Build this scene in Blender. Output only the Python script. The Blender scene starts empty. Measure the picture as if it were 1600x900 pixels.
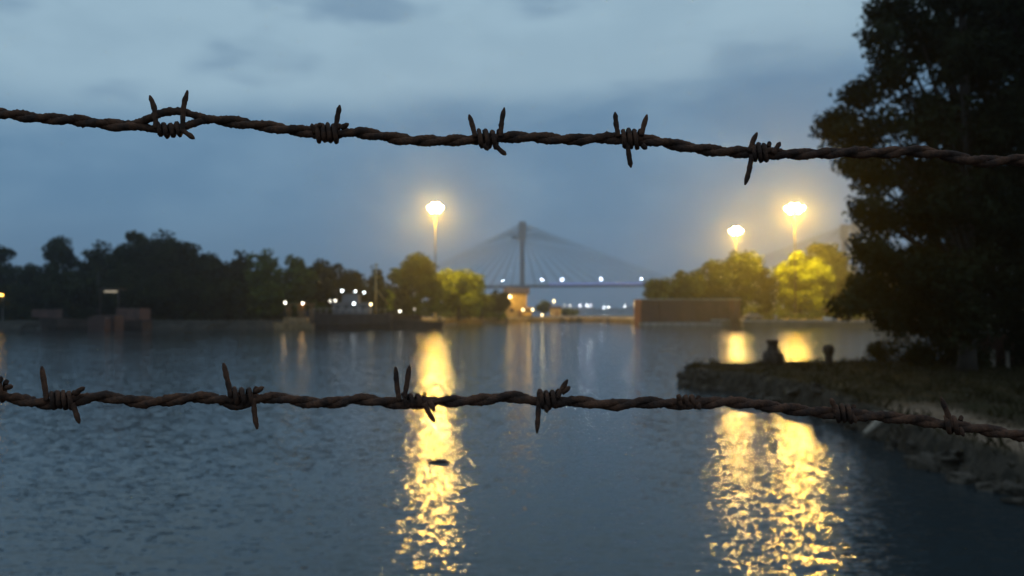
import bpy, math, random
import numpy as np
from mathutils import Vector, noise as mnoise

R = math.radians
SC = bpy.context.scene
COL = SC.collection
F = 1256.0                       # focal length in pixels of the 1600 wide photograph
CZ = 3.0                         # eye height above the water
PITCH = math.atan(37.0 / F)

# ------------------------------------------------------------------ camera
cam_d = bpy.data.cameras.new('camera')
cam = bpy.data.objects.new('camera', cam_d)
COL.objects.link(cam)
SC.camera = cam
cam.location = (0, 0, CZ)
cam.rotation_euler = (R(90) + PITCH, 0, 0)
cam_d.sensor_width = 36
cam_d.lens = F / 1600 * 36
cam_d.clip_start = 0.02
cam_d.clip_end = 9000
cam_d.dof.use_dof = True
cam_d.dof.focus_distance = 0.34
cam_d.dof.aperture_fstop = 16.5

# ------------------------------------------------------------------ render look
SC.view_settings.view_transform = 'Standard'
SC.view_settings.look = 'None'
SC.view_settings.exposure = 0.12
SC.view_settings.gamma = 1.0
SC.view_settings.use_curve_mapping = False
cy = SC.cycles
cy.use_denoising = True
try:
    cy.denoiser = 'OPENIMAGEDENOISE'
except Exception:
    pass
cy.max_bounces = 6
cy.diffuse_bounces = 2
cy.glossy_bounces = 2
cy.volume_bounces = 1
cy.transmission_bounces = 2
cy.transparent_max_bounces = 6
cy.sample_clamp_indirect = 2.0
cy.sample_clamp_direct = 140.0
cy.use_adaptive_sampling = False
cy.caustics_reflective = False
cy.caustics_refractive = False


# ------------------------------------------------------------------ node helpers
class NT:
    def __init__(s, tree):
        s.t = tree

    def n(s, kind, **kw):
        nd = s.t.nodes.new(kind)
        for k, v in kw.items():
            setattr(nd, k, v)
        return nd

    def set(s, sock, v):
        if isinstance(v, bpy.types.NodeSocket):
            s.t.links.new(v, sock)
        else:
            sock.default_value = v

    def math(s, op, a, b=0.0, c=0.0, clamp=False):
        nd = s.n('ShaderNodeMath', operation=op, use_clamp=clamp)
        s.set(nd.inputs[0], a); s.set(nd.inputs[1], b); s.set(nd.inputs[2], c)
        return nd.outputs[0]

    def smooth(s, x, lo, hi):
        nd = s.n('ShaderNodeMapRange', interpolation_type='SMOOTHSTEP')
        s.set(nd.inputs['Value'], x)
        s.set(nd.inputs['From Min'], lo); s.set(nd.inputs['From Max'], hi)
        return nd.outputs['Result']

    def noise(s, vec, scale, detail=3, rough=0.5, out='Fac', dist=0.0):
        nd = s.n('ShaderNodeTexNoise')
        s.set(nd.inputs['Vector'], vec)
        nd.inputs['Scale'].default_value = scale
        nd.inputs['Detail'].default_value = detail
        nd.inputs['Roughness'].default_value = rough
        nd.inputs['Distortion'].default_value = dist
        return nd.outputs[out]

    def mapping(s, vec, scale=(1, 1, 1), rot=(0, 0, 0), loc=(0, 0, 0)):
        nd = s.n('ShaderNodeMapping')
        s.set(nd.inputs['Vector'], vec)
        nd.inputs['Scale'].default_value = scale
        nd.inputs['Rotation'].default_value = rot
        nd.inputs['Location'].default_value = loc
        return nd.outputs[0]

    def mix(s, fac, a, b):
        nd = s.n('ShaderNodeMix', data_type='RGBA')
        s.set(nd.inputs[0], fac)
        s.set(nd.inputs[6], a); s.set(nd.inputs[7], b)
        return nd.outputs[2]


def c4(c):
    return (c[0], c[1], c[2], 1.0)


# ------------------------------------------------------------------ world: overcast dusk sky
W = bpy.data.worlds.new('World')
SC.world = W
W.use_nodes = True
wt = W.node_tree
wt.nodes.clear()
w = NT(wt)
SUN_EL, SUN_ROT = R(1.5), R(150)
sky = w.n('ShaderNodeTexSky', sky_type='NISHITA')
sky.sun_disc = False
sky.sun_elevation = SUN_EL
sky.sun_rotation = SUN_ROT
sky.air_density = 1.0
sky.dust_density = 1.0
sky.ozone_density = 3.0
tc = w.n('ShaderNodeTexCoord')
dirv = tc.outputs['Generated']
sep = w.n('ShaderNodeSeparateXYZ'); w.set(sep.inputs[0], dirv)
z = sep.outputs[2]
# cloud layer: noise on the sphere stretched along the horizon
mv = w.mapping(dirv, scale=(1.0, 1.0, 2.6), loc=(0.3, 0.1, 0.0))
n1 = w.noise(mv, 2.2, 4, 0.5)
n2 = w.noise(w.mapping(dirv, scale=(1.0, 1.0, 2.2), loc=(4.1, 1.3, 0.7)), 6.5, 5, 0.55)
n3 = w.noise(w.mapping(dirv, scale=(1.0, 1.0, 2.8), loc=(9.1, 0.3, 2.7)), 5.0, 3, 0.5)
# the brighter deck of cloud above its ragged lower edge; the edge rises to the right
zz = w.math('ADD', z, w.math('MULTIPLY', sep.outputs[0], -0.055))
zz = w.math('ADD', zz, w.math('MULTIPLY', w.math('SUBTRACT', n1, 0.5), 0.16))
zz = w.math('ADD', zz, w.math('MULTIPLY', w.math('SUBTRACT', n2, 0.5), 0.05))
edge = w.smooth(zz, 0.222, 0.300)
dark = w.smooth(n3, 0.50, 0.68)
hi_col = w.mix(dark, c4((0.325, 0.475, 0.58)), c4((0.185, 0.30, 0.42)))
lowmod = w.smooth(n2, 0.35, 0.7)
lo_col = w.mix(lowmod, c4((0.110, 0.222, 0.355)), c4((0.152, 0.276, 0.408)))
lo_col = w.mix(w.smooth(z, 0.0, 0.14), c4((0.108, 0.196, 0.308)), lo_col)
hi_col = w.mix(w.math('MULTIPLY', w.smooth(n2, 0.38, 0.66), 0.45), hi_col, c4((0.245, 0.375, 0.48)))
cl = w.mix(edge, lo_col, hi_col)
top = w.smooth(z, 0.38, 0.75)
cl = w.mix(top, cl, c4((0.36, 0.50, 0.64)))
bg1 = w.n('ShaderNodeBackground')
w.set(bg1.inputs[0], sky.outputs[0]); bg1.inputs[1].default_value = 0.05
bg2 = w.n('ShaderNodeBackground')
w.set(bg2.inputs[0], cl); bg2.inputs[1].default_value = 1.0
mx = w.n('ShaderNodeMixShader'); mx.inputs[0].default_value = 0.93
wt.links.new(bg1.outputs[0], mx.inputs[1]); wt.links.new(bg2.outputs[0], mx.inputs[2])
wo = w.n('ShaderNodeOutputWorld')
wt.links.new(mx.outputs[0], wo.inputs[0])

# the sun: gone behind thick cloud, only a trace of it left
sd = bpy.data.lights.new('sun', 'SUN')
sd.energy = 0.03
sd.angle = R(20)
sd.color = (1.0, 0.93, 0.85)
sun = bpy.data.objects.new('sun', sd)
COL.objects.link(sun)
sun.rotation_euler = (R(90) - SUN_EL - R(8), 0, math.pi - SUN_ROT)


# ------------------------------------------------------------------ geometry helpers
def at(px, py, D):
    """world point at depth D (metres along +Y) seen at photograph pixel px, py"""
    x = (px - 800.0) / F
    y = -(py - 450.0) / F
    c, s = math.cos(PITCH), math.sin(PITCH)
    dy = c - s * y
    dz = s + c * y
    k = D / dy
    return Vector((x * k, D, CZ + dz * k))


def xat(px, D):
    return at(px, 487, D).x


def zat(py, D):
    return at(800, py, D).z


class MB:
    """collects shapes into one mesh object"""
    def __init__(s):
        s.v = []; s.f = []; s.m = []; s.sm = []

    def add(s, vs, fs, mi=0, smooth=False):
        b = len(s.v)
        s.v += [tuple(v) for v in vs]
        s.f += [tuple(i + b for i in f) for f in fs]
        s.m += [mi] * len(fs)
        s.sm += [smooth] * len(fs)
        return s

    def box(s, c, d, rz=0.0, mi=0, taper=1.0, bev=0.0):
        hx, hy, hz = d[0] / 2, d[1] / 2, d[2] / 2
        cr, sr = math.cos(rz), math.sin(rz)
        vs = []
        if bev <= 0:
            for zz_, t in ((-hz, 1.0), (hz, taper)):
                for (x, y) in ((-hx, -hy), (hx, -hy), (hx, hy), (-hx, hy)):
                    x *= t; y *= t
                    vs.append((c[0] + x * cr - y * sr, c[1] + x * sr + y * cr, c[2] + zz_))
            fs = [(0, 3, 2, 1), (4, 5, 6, 7)] + [(i, (i + 1) % 4, 4 + (i + 1) % 4, 4 + i) for i in range(4)]
        else:
            b = bev
            rings = []
            for zz_, ins in ((-hz, b), (-hz + b, 0), (hz - b, 0), (hz, b)):
                t = taper if zz_ > 0 else 1.0
                ring = []
                for (sx, sy) in ((-1, -1), (1, -1), (1, 1), (-1, 1)):
                    for q in ((0, 1) if sx * sy > 0 else (1, 0)):
                        x = sx * (hx - (b if q == 0 else 0) - ins * .5)
                        y = sy * (hy - (b if q == 1 else 0) - ins * .5)
                        ring.append((x * t, y * t, zz_))
                rings.append(ring)
            for ring in rings:
                for (x, y, z_) in ring:
                    vs.append((c[0] + x * cr - y * sr, c[1] + x * sr + y * cr, c[2] + z_))
            fs = [tuple(reversed(range(8))), tuple(range(24, 32))]
            for k in range(3):
                for i in range(8):
                    fs.append((k * 8 + i, k * 8 + (i + 1) % 8, k * 8 + 8 + (i + 1) % 8, k * 8 + 8 + i))
        return s.add(vs, fs, mi)

    def tube(s, pts, rad, seg=8, mi=0, smooth=True, caps=True, rough=0.0):
        pts = [Vector(p) for p in pts]
        n = len(pts)
        if not hasattr(rad, '__len__'):
            rad = [rad] * n
        t0 = (pts[1] - pts[0]).normalized()
        up = Vector((0, 0, 1)) if abs(t0.z) < 0.9 else Vector((1, 0, 0))
        u = t0.cross(up).normalized()
        vs = []
        for i in range(n):
            t = (pts[min(i + 1, n - 1)] - pts[max(i - 1, 0)])
            if t.length < 1e-12:
                t = t0
            t = t.normalized()
            u = (u - t * u.dot(t)).normalized()
            v = t.cross(u)
            for k in range(seg):
                a = 2 * math.pi * k / seg
                rr_ = rad[i]
                dv = u * math.cos(a) + v * math.sin(a)
                if rough:
                    q_ = (pts[i] + dv * rr_) * 900.0
                    rr_ *= 1 + rough * (mnoise.noise(q_) + 0.6 * mnoise.noise(q_ * 2.3))
                vs.append(pts[i] + dv * rr_)
        fs = []
        for i in range(n - 1):
            for k in range(seg):
                a, b = i * seg + k, i * seg + (k + 1) % seg
                fs.append((a, b, b + seg, a + seg))
        s.add(vs, fs, mi, smooth)
        if caps:
            b = len(s.v) - len(vs)
            s.f += [tuple(b + k for k in reversed(range(seg))), tuple(b + (n - 1) * seg + k for k in range(seg))]
            s.m += [mi, mi]; s.sm += [False, False]
        return s

    def lathe(s, prof, c, seg=20, mi=0, smooth=True):
        vs = []
        for (r, z_) in prof:
            for k in range(seg):
                a = 2 * math.pi * k / seg
                vs.append((c[0] + r * math.cos(a), c[1] + r * math.sin(a), c[2] + z_))
        fs = []
        for i in range(len(prof) - 1):
            for k in range(seg):
                a, b = i * seg + k, i * seg + (k + 1) % seg
                fs.append((a, b, b + seg, a + seg))
        fs.append(tuple(reversed(range(seg))))
        fs.append(tuple((len(prof) - 1) * seg + k for k in range(seg)))
        return s.add(vs, fs, mi, smooth)

    def prism(s, poly, z0, z1, mi=0):
        n = len(poly)
        vs = [(p[0], p[1], z0) for p in poly] + [(p[0], p[1], z1) for p in poly]
        fs = [tuple(reversed(range(n))), tuple(range(n, 2 * n))]
        fs += [(i, (i + 1) % n, n + (i + 1) % n, n + i) for i in range(n)]
        return s.add(vs, fs, mi)

    def build(s, name, mats, parent=None):
        me = bpy.data.meshes.new(name)
        me.from_pydata(s.v, [], s.f)
        if not isinstance(mats, (list, tuple)):
            mats = [mats]
        for m in mats:
            me.materials.append(m)
        me.polygons.foreach_set('material_index', s.m)
        me.polygons.foreach_set('use_smooth', s.sm)
        me.update()
        o = bpy.data.objects.new(name, me)
        COL.objects.link(o)
        if parent is not None:
            o.parent = parent
        return o


def quads_np(name, V, mat, parent=None, normals=None):
    """V: (n,4,3) array of quads -> one mesh object"""
    n = V.shape[0]
    me = bpy.data.meshes.new(name)
    me.vertices.add(n * 4)
    me.vertices.foreach_set('co', V.reshape(-1).astype(np.float32))
    me.loops.add(n * 4)
    me.loops.foreach_set('vertex_index', np.arange(n * 4, dtype=np.int32))
    me.polygons.add(n)
    me.polygons.foreach_set('loop_start', np.arange(0, n * 4, 4, dtype=np.int32))
    me.polygons.foreach_set('loop_total', np.full(n, 4, dtype=np.int32))
    me.materials.append(mat)
    me.update(calc_edges=True)
    o = bpy.data.objects.new(name, me)
    COL.objects.link(o)
    if parent is not None:
        o.parent = parent
    return o


def tag(o, label=None, cat=None, group=None, kind=None):
    if label: o['label'] = label
    if cat: o['category'] = cat
    if group: o['group'] = group
    if kind: o['kind'] = kind
    return o


def empty(name, loc=(0, 0, 0), label=None, cat=None, group=None, rz=0.0):
    o = bpy.data.objects.new(name, None)
    o.empty_display_size = 0.2
    COL.objects.link(o)
    o.location = loc
    o.rotation_euler = (0, 0, rz)
    return tag(o, label, cat, group)


def copy_tree(o, parent=None):
    c = o.copy()
    COL.objects.link(c)
    if parent is not None:
        c.parent = parent
    for ch in list(o.children):
        copy_tree(ch, c)
    return c


# ------------------------------------------------------------------ materials
def mat(name, col, rough=0.8, metal=0.0, var=0.25, scale=1.5, bump=0.0, spec=0.3, col2=None, coords='Object'):
    m = bpy.data.materials.new(name)
    m.use_nodes = True
    t = m.node_tree
    nt = NT(t)
    b = t.nodes['Principled BSDF']
    b.inputs['Roughness'].default_value = rough
    b.inputs['Metallic'].default_value = metal
    b.inputs['Specular IOR Level'].default_value = spec
    tcn = nt.n('ShaderNodeTexCoord')
    v = tcn.outputs[coords]
    f = nt.noise(v, scale, 5, 0.6)
    f = nt.smooth(f, 0.32, 0.68)
    if col2 is None:
        col2 = tuple(c * (1 - var) for c in col)
        col = tuple(min(1, c * (1 + var)) for c in col)
    nt.set(b.inputs['Base Color'], nt.mix(f, c4(col), c4(col2)))
    if bump:
        bn = nt.n('ShaderNodeBump')
        bn.inputs['Strength'].default_value = 1.0
        bn.inputs['Distance'].default_value = bump
        nt.set(bn.inputs['Height'], nt.noise(v, scale * 4, 4, 0.6))
        nt.set(b.inputs['Normal'], bn.outputs[0])
    return m


def emis(name, col, strength):
    m = bpy.data.materials.new(name)
    m.use_nodes = True
    t = m.node_tree
    b = t.nodes['Principled BSDF']
    b.inputs['Base Color'].default_value = (0.2, 0.2, 0.2, 1)
    b.inputs['Emission Color'].default_value = c4(col)
    b.inputs['Emission Strength'].default_value = strength
    m.cycles.emission_sampling = 'NONE'      # each big lamp carries a real light of its own
    return m


def leafmat(name, col, scale=0.5, trans=0.25):
    m = bpy.data.materials.new(name)
    m.use_nodes = True
    t = m.node_tree
    t.nodes.clear()
    nt = NT(t)
    tcn = nt.n('ShaderNodeTexCoord')
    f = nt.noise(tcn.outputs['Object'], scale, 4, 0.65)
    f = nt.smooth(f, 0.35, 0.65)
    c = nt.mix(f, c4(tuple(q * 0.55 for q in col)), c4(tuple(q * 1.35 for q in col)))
    d = nt.n('ShaderNodeBsdfDiffuse'); nt.set(d.inputs[0], c)
    tr = nt.n('ShaderNodeBsdfTranslucent'); nt.set(tr.inputs[0], c)
    mxs = nt.n('ShaderNodeMixShader'); mxs.inputs[0].default_value = trans
    t.links.new(d.outputs[0], mxs.inputs[1]); t.links.new(tr.outputs[0], mxs.inputs[2])
    o = nt.n('ShaderNodeOutputMaterial')
    t.links.new(mxs.outputs[0], o.inputs[0])
    return m


M = {}
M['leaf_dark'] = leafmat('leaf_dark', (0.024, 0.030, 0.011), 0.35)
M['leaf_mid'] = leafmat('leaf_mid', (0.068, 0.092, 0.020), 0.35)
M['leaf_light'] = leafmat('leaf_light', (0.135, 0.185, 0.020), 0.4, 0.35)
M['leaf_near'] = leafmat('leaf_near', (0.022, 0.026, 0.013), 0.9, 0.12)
M['bark'] = mat('bark', (0.032, 0.025, 0.020), 0.95, scale=3, bump=0.02)
M['steel'] = mat('galvanised_steel', (0.38, 0.38, 0.36), 0.5, 0.3, 0.15, 3)
M['dark_metal'] = mat('dark_metal', (0.05, 0.05, 0.052), 0.6, 0.2, 0.3, 4)
M['concrete'] = mat('concrete', (0.27, 0.25, 0.22), 0.9, scale=0.8, bump=0.01)
M['bridge'] = mat('bridge_concrete', (0.09, 0.09, 0.095), 0.9, scale=0.05)
M['brick'] = None
M['iron'] = mat('rusty_iron', (0.050, 0.036, 0.028), 0.85, 0.1, 0.45, 6, bump=0.01)
M['hull_dark'] = mat('dark_hull_paint', (0.035, 0.030, 0.032), 0.7, scale=0.7)
M['hull_red'] = mat('faded_red_paint', (0.075, 0.038, 0.030), 0.8, scale=0.6, col2=(0.05, 0.028, 0.024))
M['hull_pale'] = mat('weathered_pale_red_paint', (0.12, 0.062, 0.048), 0.8, scale=0.8, col2=(0.07, 0.04, 0.034))
M['rust_brown'] = mat('rust_brown_paint', (0.05, 0.032, 0.025), 0.85, scale=0.7)
M['white'] = mat('white_paint', (0.62, 0.62, 0.60), 0.6, var=0.12, scale=0.8)
M['grey_blue'] = mat('grey_paint', (0.10, 0.11, 0.125), 0.6, var=0.15, scale=0.8)
M['pale_paint'] = mat('dusty_beige_car_paint', (0.20, 0.155, 0.12), 0.6, var=0.1, scale=0.8)
M['ochre'] = mat('ochre_wall_paint', (0.45, 0.33, 0.14), 0.85, var=0.2, scale=0.6)
M['timber'] = mat('boat_timber', (0.28, 0.17, 0.08), 0.8, var=0.3, scale=1.5)
M['roof'] = mat('dark_roof_sheet', (0.09, 0.07, 0.065), 0.8, var=0.3, scale=0.6)
M['glass'] = mat('window_glass', (0.03, 0.035, 0.04), 0.15, var=0.1, spec=0.6)
M['rubber'] = mat('black_rubber', (0.02, 0.02, 0.02), 0.8, var=0.2)
M['drift'] = mat('bleached_wood', (0.26, 0.21, 0.16), 0.9, var=0.3, scale=8, bump=0.01)
M['stone'] = mat('mossy_stone', (0.095, 0.074, 0.055), 0.95, scale=3, bump=0.03, col2=(0.042, 0.034, 0.024))
M['lens_sodium'] = emis('sodium_lens', (1.0, 0.66, 0.22), 300)
M['lamp_white'] = emis('white_lamp_glow', (0.85, 0.95, 1.0), 11)
M['lamp_white_small'] = emis('small_white_lamp_glow', (1.0, 0.95, 0.8), 9)
M['lamp_warm'] = emis('warm_lamp_glow', (1.0, 0.80, 0.42), 12)
M['lamp_orange'] = emis('orange_lamp_glow', (1.0, 0.5, 0.08), 14)
M['lamp_bridge'] = emis('bridge_lamp_glow', (0.68, 0.80, 1.0), 85)
M['lamp_far'] = emis('far_lamp_glow', (0.9, 0.95, 1.0), 60)
M['led_blue'] = emis('blue_led_wash', (0.20, 0.24, 0.72), 0.55)
M['tube'] = emis('dim_tube_light', (1.0, 0.85, 0.6), 0.38)


def rust_mat():
    m = bpy.data.materials.new('rusty_wire')
    m.use_nodes = True
    t = m.node_tree; nt = NT(t)
    b = t.nodes['Principled BSDF']
    tcn = nt.n('ShaderNodeTexCoord'); v = tcn.outputs['Object']
    f1 = nt.smooth(nt.noise(v, 160, 4, 0.6), 0.35, 0.65)
    f2 = nt.smooth(nt.noise(v, 900, 3, 0.6), 0.3, 0.7)
    c = nt.mix(f1, c4((0.048, 0.028, 0.021)), c4((0.15, 0.066, 0.036)))
    c = nt.mix(nt.math('MULTIPLY', f2, 0.5), c, c4((0.050, 0.032, 0.026)))
    nt.set(b.inputs['Base Color'], c)
    b.inputs['Roughness'].default_value = 0.9
    b.inputs['Specular IOR Level'].default_value = 0.15
    bn = nt.n('ShaderNodeBump'); bn.inputs['Distance'].default_value = 0.0006
    nt.set(bn.inputs['Height'], nt.noise(v, 1300, 4, 0.65))
    nt.set(b.inputs['Normal'], bn.outputs[0])
    return m


M['rust'] = rust_mat()


def brick_mat():
    m = bpy.data.materials.new('brickwork')
    m.use_nodes = True
    t = m.node_tree; nt = NT(t)
    b = t.nodes['Principled BSDF']
    tcn = nt.n('ShaderNodeTexCoord'); v = tcn.outputs['Object']
    sp = nt.n('ShaderNodeSeparateXYZ'); nt.set(sp.inputs[0], v)
    cb = nt.n('ShaderNodeCombineXYZ')
    nt.set(cb.inputs[0], nt.math('ADD', sp.outputs[0], sp.outputs[1])); nt.set(cb.inputs[1], sp.outputs[2])
    br = nt.n('ShaderNodeTexBrick')
    nt.set(br.inputs['Vector'], cb.outputs[0])
    br.inputs['Color1'].default_value = c4((0.15, 0.055, 0.038))
    br.inputs['Color2'].default_value = c4((0.11, 0.045, 0.032))
    br.inputs['Mortar'].default_value = c4((0.13, 0.10, 0.08))
    br.inputs['Scale'].default_value = 2.2
    br.inputs['Mortar Size'].default_value = 0.03
    f = nt.smooth(nt.noise(v, 0.5, 5, 0.6), 0.35, 0.7)
    nt.set(b.inputs['Base Color'], nt.mix(nt.math('MULTIPLY', f, 0.6), br.outputs[0], c4((0.07, 0.045, 0.035))))
    b.inputs['Roughness'].default_value = 0.95
    b.inputs['Specular IOR Level'].default_value = 0.15
    return m


M['brick'] = brick_mat()


def water_mat():
    m = bpy.data.materials.new('dock_water')
    m.use_nodes = True
    t = m.node_tree; nt = NT(t)
    b = t.nodes['Principled BSDF']
    b.inputs['Base Color'].default_value = (0.022, 0.030, 0.034, 1)
    b.inputs['IOR'].default_value = 1.333
    b.inputs['Specular IOR Level'].default_value = 0.5
    b.inputs['Roughness'].default_value = 0.05
    g = nt.n('ShaderNodeNewGeometry')
    p = g.outputs['Position']
    # slope field of the ripples: three sizes of wave, crests lying roughly across the view
    a1 = nt.noise(nt.mapping(p, (0.52, 1.45, 1), (0, 0, R(6))), 7.0, 2, 0.55, 'Color', 0.3)
    a2 = nt.noise(nt.mapping(p, (0.8, 1.9, 1), (0, 0, R(-14)), (7, 3, 0)), 15.0, 2, 0.55, 'Color', 0.3)
    a3 = nt.noise(nt.mapping(p, (1, 1.2, 1), (0, 0, 0), (3, 9, 0)), 0.16, 2, 0.5, 'Fac')

    def vm(op, x, y):
        nd = nt.n('ShaderNodeVectorMath', operation=op)
        nt.set(nd.inputs[0], x)
        if op == 'SCALE':
            nt.set(nd.inputs['Scale'], y)
        else:
            nt.set(nd.inputs[1], y)
        return nd.outputs[0]
    s1 = vm('SUBTRACT', a1, (0.5, 0.5, 0.5))
    s2 = vm('SUBTRACT', a2, (0.5, 0.5, 0.5))
    sl = vm('ADD', vm('SCALE', s1, WAVE1), vm('SCALE', s2, WAVE2))
    gust = nt.math('MULTIPLY_ADD', nt.smooth(a3, 0.3, 0.7), 0.3, 0.85)
    sl = vm('SCALE', sl, gust)
    sl = vm('MULTIPLY', sl, (1, 1, 0))
    nn = vm('NORMALIZE', vm('ADD', sl, (0, 0, 1)), (0, 0, 0))
    nt.set(b.inputs['Normal'], nn)
    return m


WAVE1, WAVE2 = 0.46, 0.42
M['water'] = water_mat()


def ground_mat():
    m = bpy.data.materials.new('grass_and_dirt')
    m.use_nodes = True
    t = m.node_tree; nt = NT(t)
    b = t.nodes['Principled BSDF']
    tcn = nt.n('ShaderNodeTexCoord'); v = tcn.outputs['Object']
    at_ = nt.n('ShaderNodeAttribute'); at_.attribute_name = 'path'
    f = nt.smooth(nt.noise(v, 1.3, 5, 0.65), 0.35, 0.65)
    gr = nt.mix(f, c4((0.026, 0.024, 0.011)), c4((0.044, 0.032, 0.019)))
    rk = nt.mix(nt.smooth(nt.noise(v, 3.0, 4, 0.6), 0.4, 0.6), c4((0.030, 0.026, 0.020)), c4((0.062, 0.050, 0.038)))
    pa = nt.mix(nt.smooth(nt.noise(v, 2.2, 4, 0.6), 0.35, 0.65), c4((0.13, 0.088, 0.056)), c4((0.21, 0.150, 0.105)))
    sp = nt.n('ShaderNodeSeparateColor'); nt.set(sp.inputs[0], at_.outputs['Color'])
    c = nt.mix(sp.outputs[1], gr, rk)
    c = nt.mix(sp.outputs[0], c, pa)
    nt.set(b.inputs['Base Color'], c)
    b.inputs['Roughness'].default_value = 1.0
    b.inputs['Specular IOR Level'].default_value = 0.05
    bn = nt.n('ShaderNodeBump'); bn.inputs['Distance'].default_value = 0.05
    nt.set(bn.inputs['Height'], nt.noise(v, 9, 4, 0.6))
    nt.set(b.inputs['Normal'], bn.outputs[0])
    return m


M['ground'] = ground_mat()
M['farland'] = mat('dusty_ground', (0.20, 0.16, 0.11), 0.95, scale=0.25, col2=(0.10, 0.09, 0.06))

# ------------------------------------------------------------------ setting: water, land
water = MB().add([(-3500, -30, 0), (3500, -30, 0), (3500, 6000, 0), (-3500, 6000, 0)], [(0, 1, 2, 3)]).build('water', M['water'])
tag(water, kind='structure')

shore = [(-1600, 120), (-200, 131), (0, 136), (300, 139), (400, 142), (480, 150), (600, 158), (640, 172), (690, 196), (705, 212), (760, 226),
         (850, 234), (900, 234), (940, 230), (960, 212), (985, 200), (998, 184), (1100, 180), (1156, 178), (1162, 161), (1250, 158),
         (1400, 156), (1800, 150), (3000, 150)]
poly = [(xat(px, D), D) for px, D in shore]
poly += [(900, 430), (120, 430), (40, 420), (10, 330), (-100, 430), (-900, 430)]
land = MB().prism(poly, -1.5, 1.25, 0).build('far_quay', M['farland'])
tag(land, kind='structure')
# dark muddy foreshore along the left shore
mud = MB()
fr = [(px, D) for px, D in shore if px <= 640]
out_ = [(xat(px, D - 2.6), D - 2.6) for px, D in fr]
vs_, fs_ = [], []
cnt = 160
for i in range(cnt + 1):
    px_ = -1500 + (642 + 1500) * i / cnt
    D_ = float(np.interp(px_, [a_ for a_, b_ in fr], [b_ for a_, b_ in fr]))
    j1 = 0.5 * math.sin(i * 1.7) + 0.4 * math.sin(i * 0.6 + 1)
    for dd_, z_ in ((-2.2 + j1, -0.6), (-1.5 + j1, 0.12), (-0.6, 0.9 + 0.15 * math.sin(i * 2.3)), (-0.1, 1.45), (1.6, 1.5), (1.7, 1.0)):
        vs_.append((xat(px_, D_ + dd_), D_ + dd_, z_))
for i in range(cnt):
    for k_ in range(5):
        a_ = i * 6 + k_
        fs_.append((a_, a_ + 6, a_ + 7, a_ + 1))
M['mud'] = mat('dark_mud', (0.030, 0.026, 0.020), 0.9, scale=0.8)
tag(mud.add(vs_, fs_).build('muddy_shore', M['mud']), kind='structure')
# coping of the stone quay edge
cop = MB()
for i in range(8, len(shore) - 1):
    (xa, ya), (xb, yb) = poly[i], poly[i + 1]
    a = Vector((xa, ya, 0)); b = Vector((xb, yb, 0))
    d = (b - a).normalized(); nrm = Vector((-d.y, d.x, 0))
    q = [a - nrm * 0.12, b - nrm * 0.12, b + nrm * 0.7, a + nrm * 0.7]
    cop.prism([(v.x, v.y) for v in q], 0.95, 1.38)
tag(cop.build('quay_coping', M['concrete']), kind='structure')

fb = [(-3000, 1850), (-600, 1850), (-100, 1900), (200, 1930), (900, 1900), (3000, 1800), (3000, 2600), (-3000, 2600)]
tag(MB().prism(fb, -2, 3.0).build('far_river_bank', M['farland']), kind='structure')

# near bank: a rough spit of land with a height field
NEAR = [(-40, 2.3), (5.5, 2.3), (7.3, 4.5), (7.9, 9), (8.15, 12.8), (8.08, 14.5), (8.46, 18), (8.9, 22.4), (9.0, 27.8), (8.3, 30.6),
        (7.25, 31.8), (7.0, 33.6), (7.6, 35.4), (8.8, 36.2), (11.7, 36.7), (16.4, 37.4), (24, 40), (40, 46), (60, 50), (60, -14), (-40, -14)]


def sdist(X, Y, poly):
    """signed distance, positive inside"""
    d = np.full(X.shape, 1e9)
    inside = np.zeros(X.shape, bool)
    n = len(poly)
    for i in range(n):
        x0, y0 = poly[i]; x1, y1 = poly[(i + 1) % n]
        ex, ey = x1 - x0, y1 - y0
        t = np.clip(((X - x0) * ex + (Y - y0) * ey) / (ex * ex + ey * ey), 0, 1)
        d = np.minimum(d, np.hypot(X - x0 - t * ex, Y - y0 - t * ey))
        c = ((y0 > Y) != (y1 > Y)) & (X < (x1 - x0) * (Y - y0) / (y1 - y0 + 1e-12) + x0)
        inside ^= c
    return np.where(inside, d, -d)


def sstep(x, a, b):
    t = np.clip((x - a) / (b - a), 0, 1)
    return t * t * (3 - 2 * t)


def fbm(x, y, s, seed):
    return mnoise.fractal(Vector((x * s, y * s, seed)), 0.9, 2.1, 4)


def near_h(x, y):
    X = np.atleast_1d(np.asarray(x, float)); Y = np.atleast_1d(np.asarray(y, float))
    nz = np.array([fbm(a, b, 0.9, 3.0) for a, b in zip(X.ravel(), Y.ravel())]).reshape(X.shape)
    n2_ = np.array([fbm(a, b, 3.2, 8.0) for a, b in zip(X.ravel(), Y.ravel())]).reshape(X.shape)
    d = sdist(X, Y, NEAR) + nz * 0.22 + n2_ * 0.10
    rim = 0.60 + 0.10 * sstep(Y, 17, 24.5)
    h = -0.9 + (rim + 0.9) * sstep(d, -0.45, 0.38)
    h += (0.76 - rim) * sstep(d, 0.5, 3.2)
    h += 0.05 * n2_ * sstep(d, -0.4, 0.2) + 0.05 * nz
    return h, d


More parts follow.
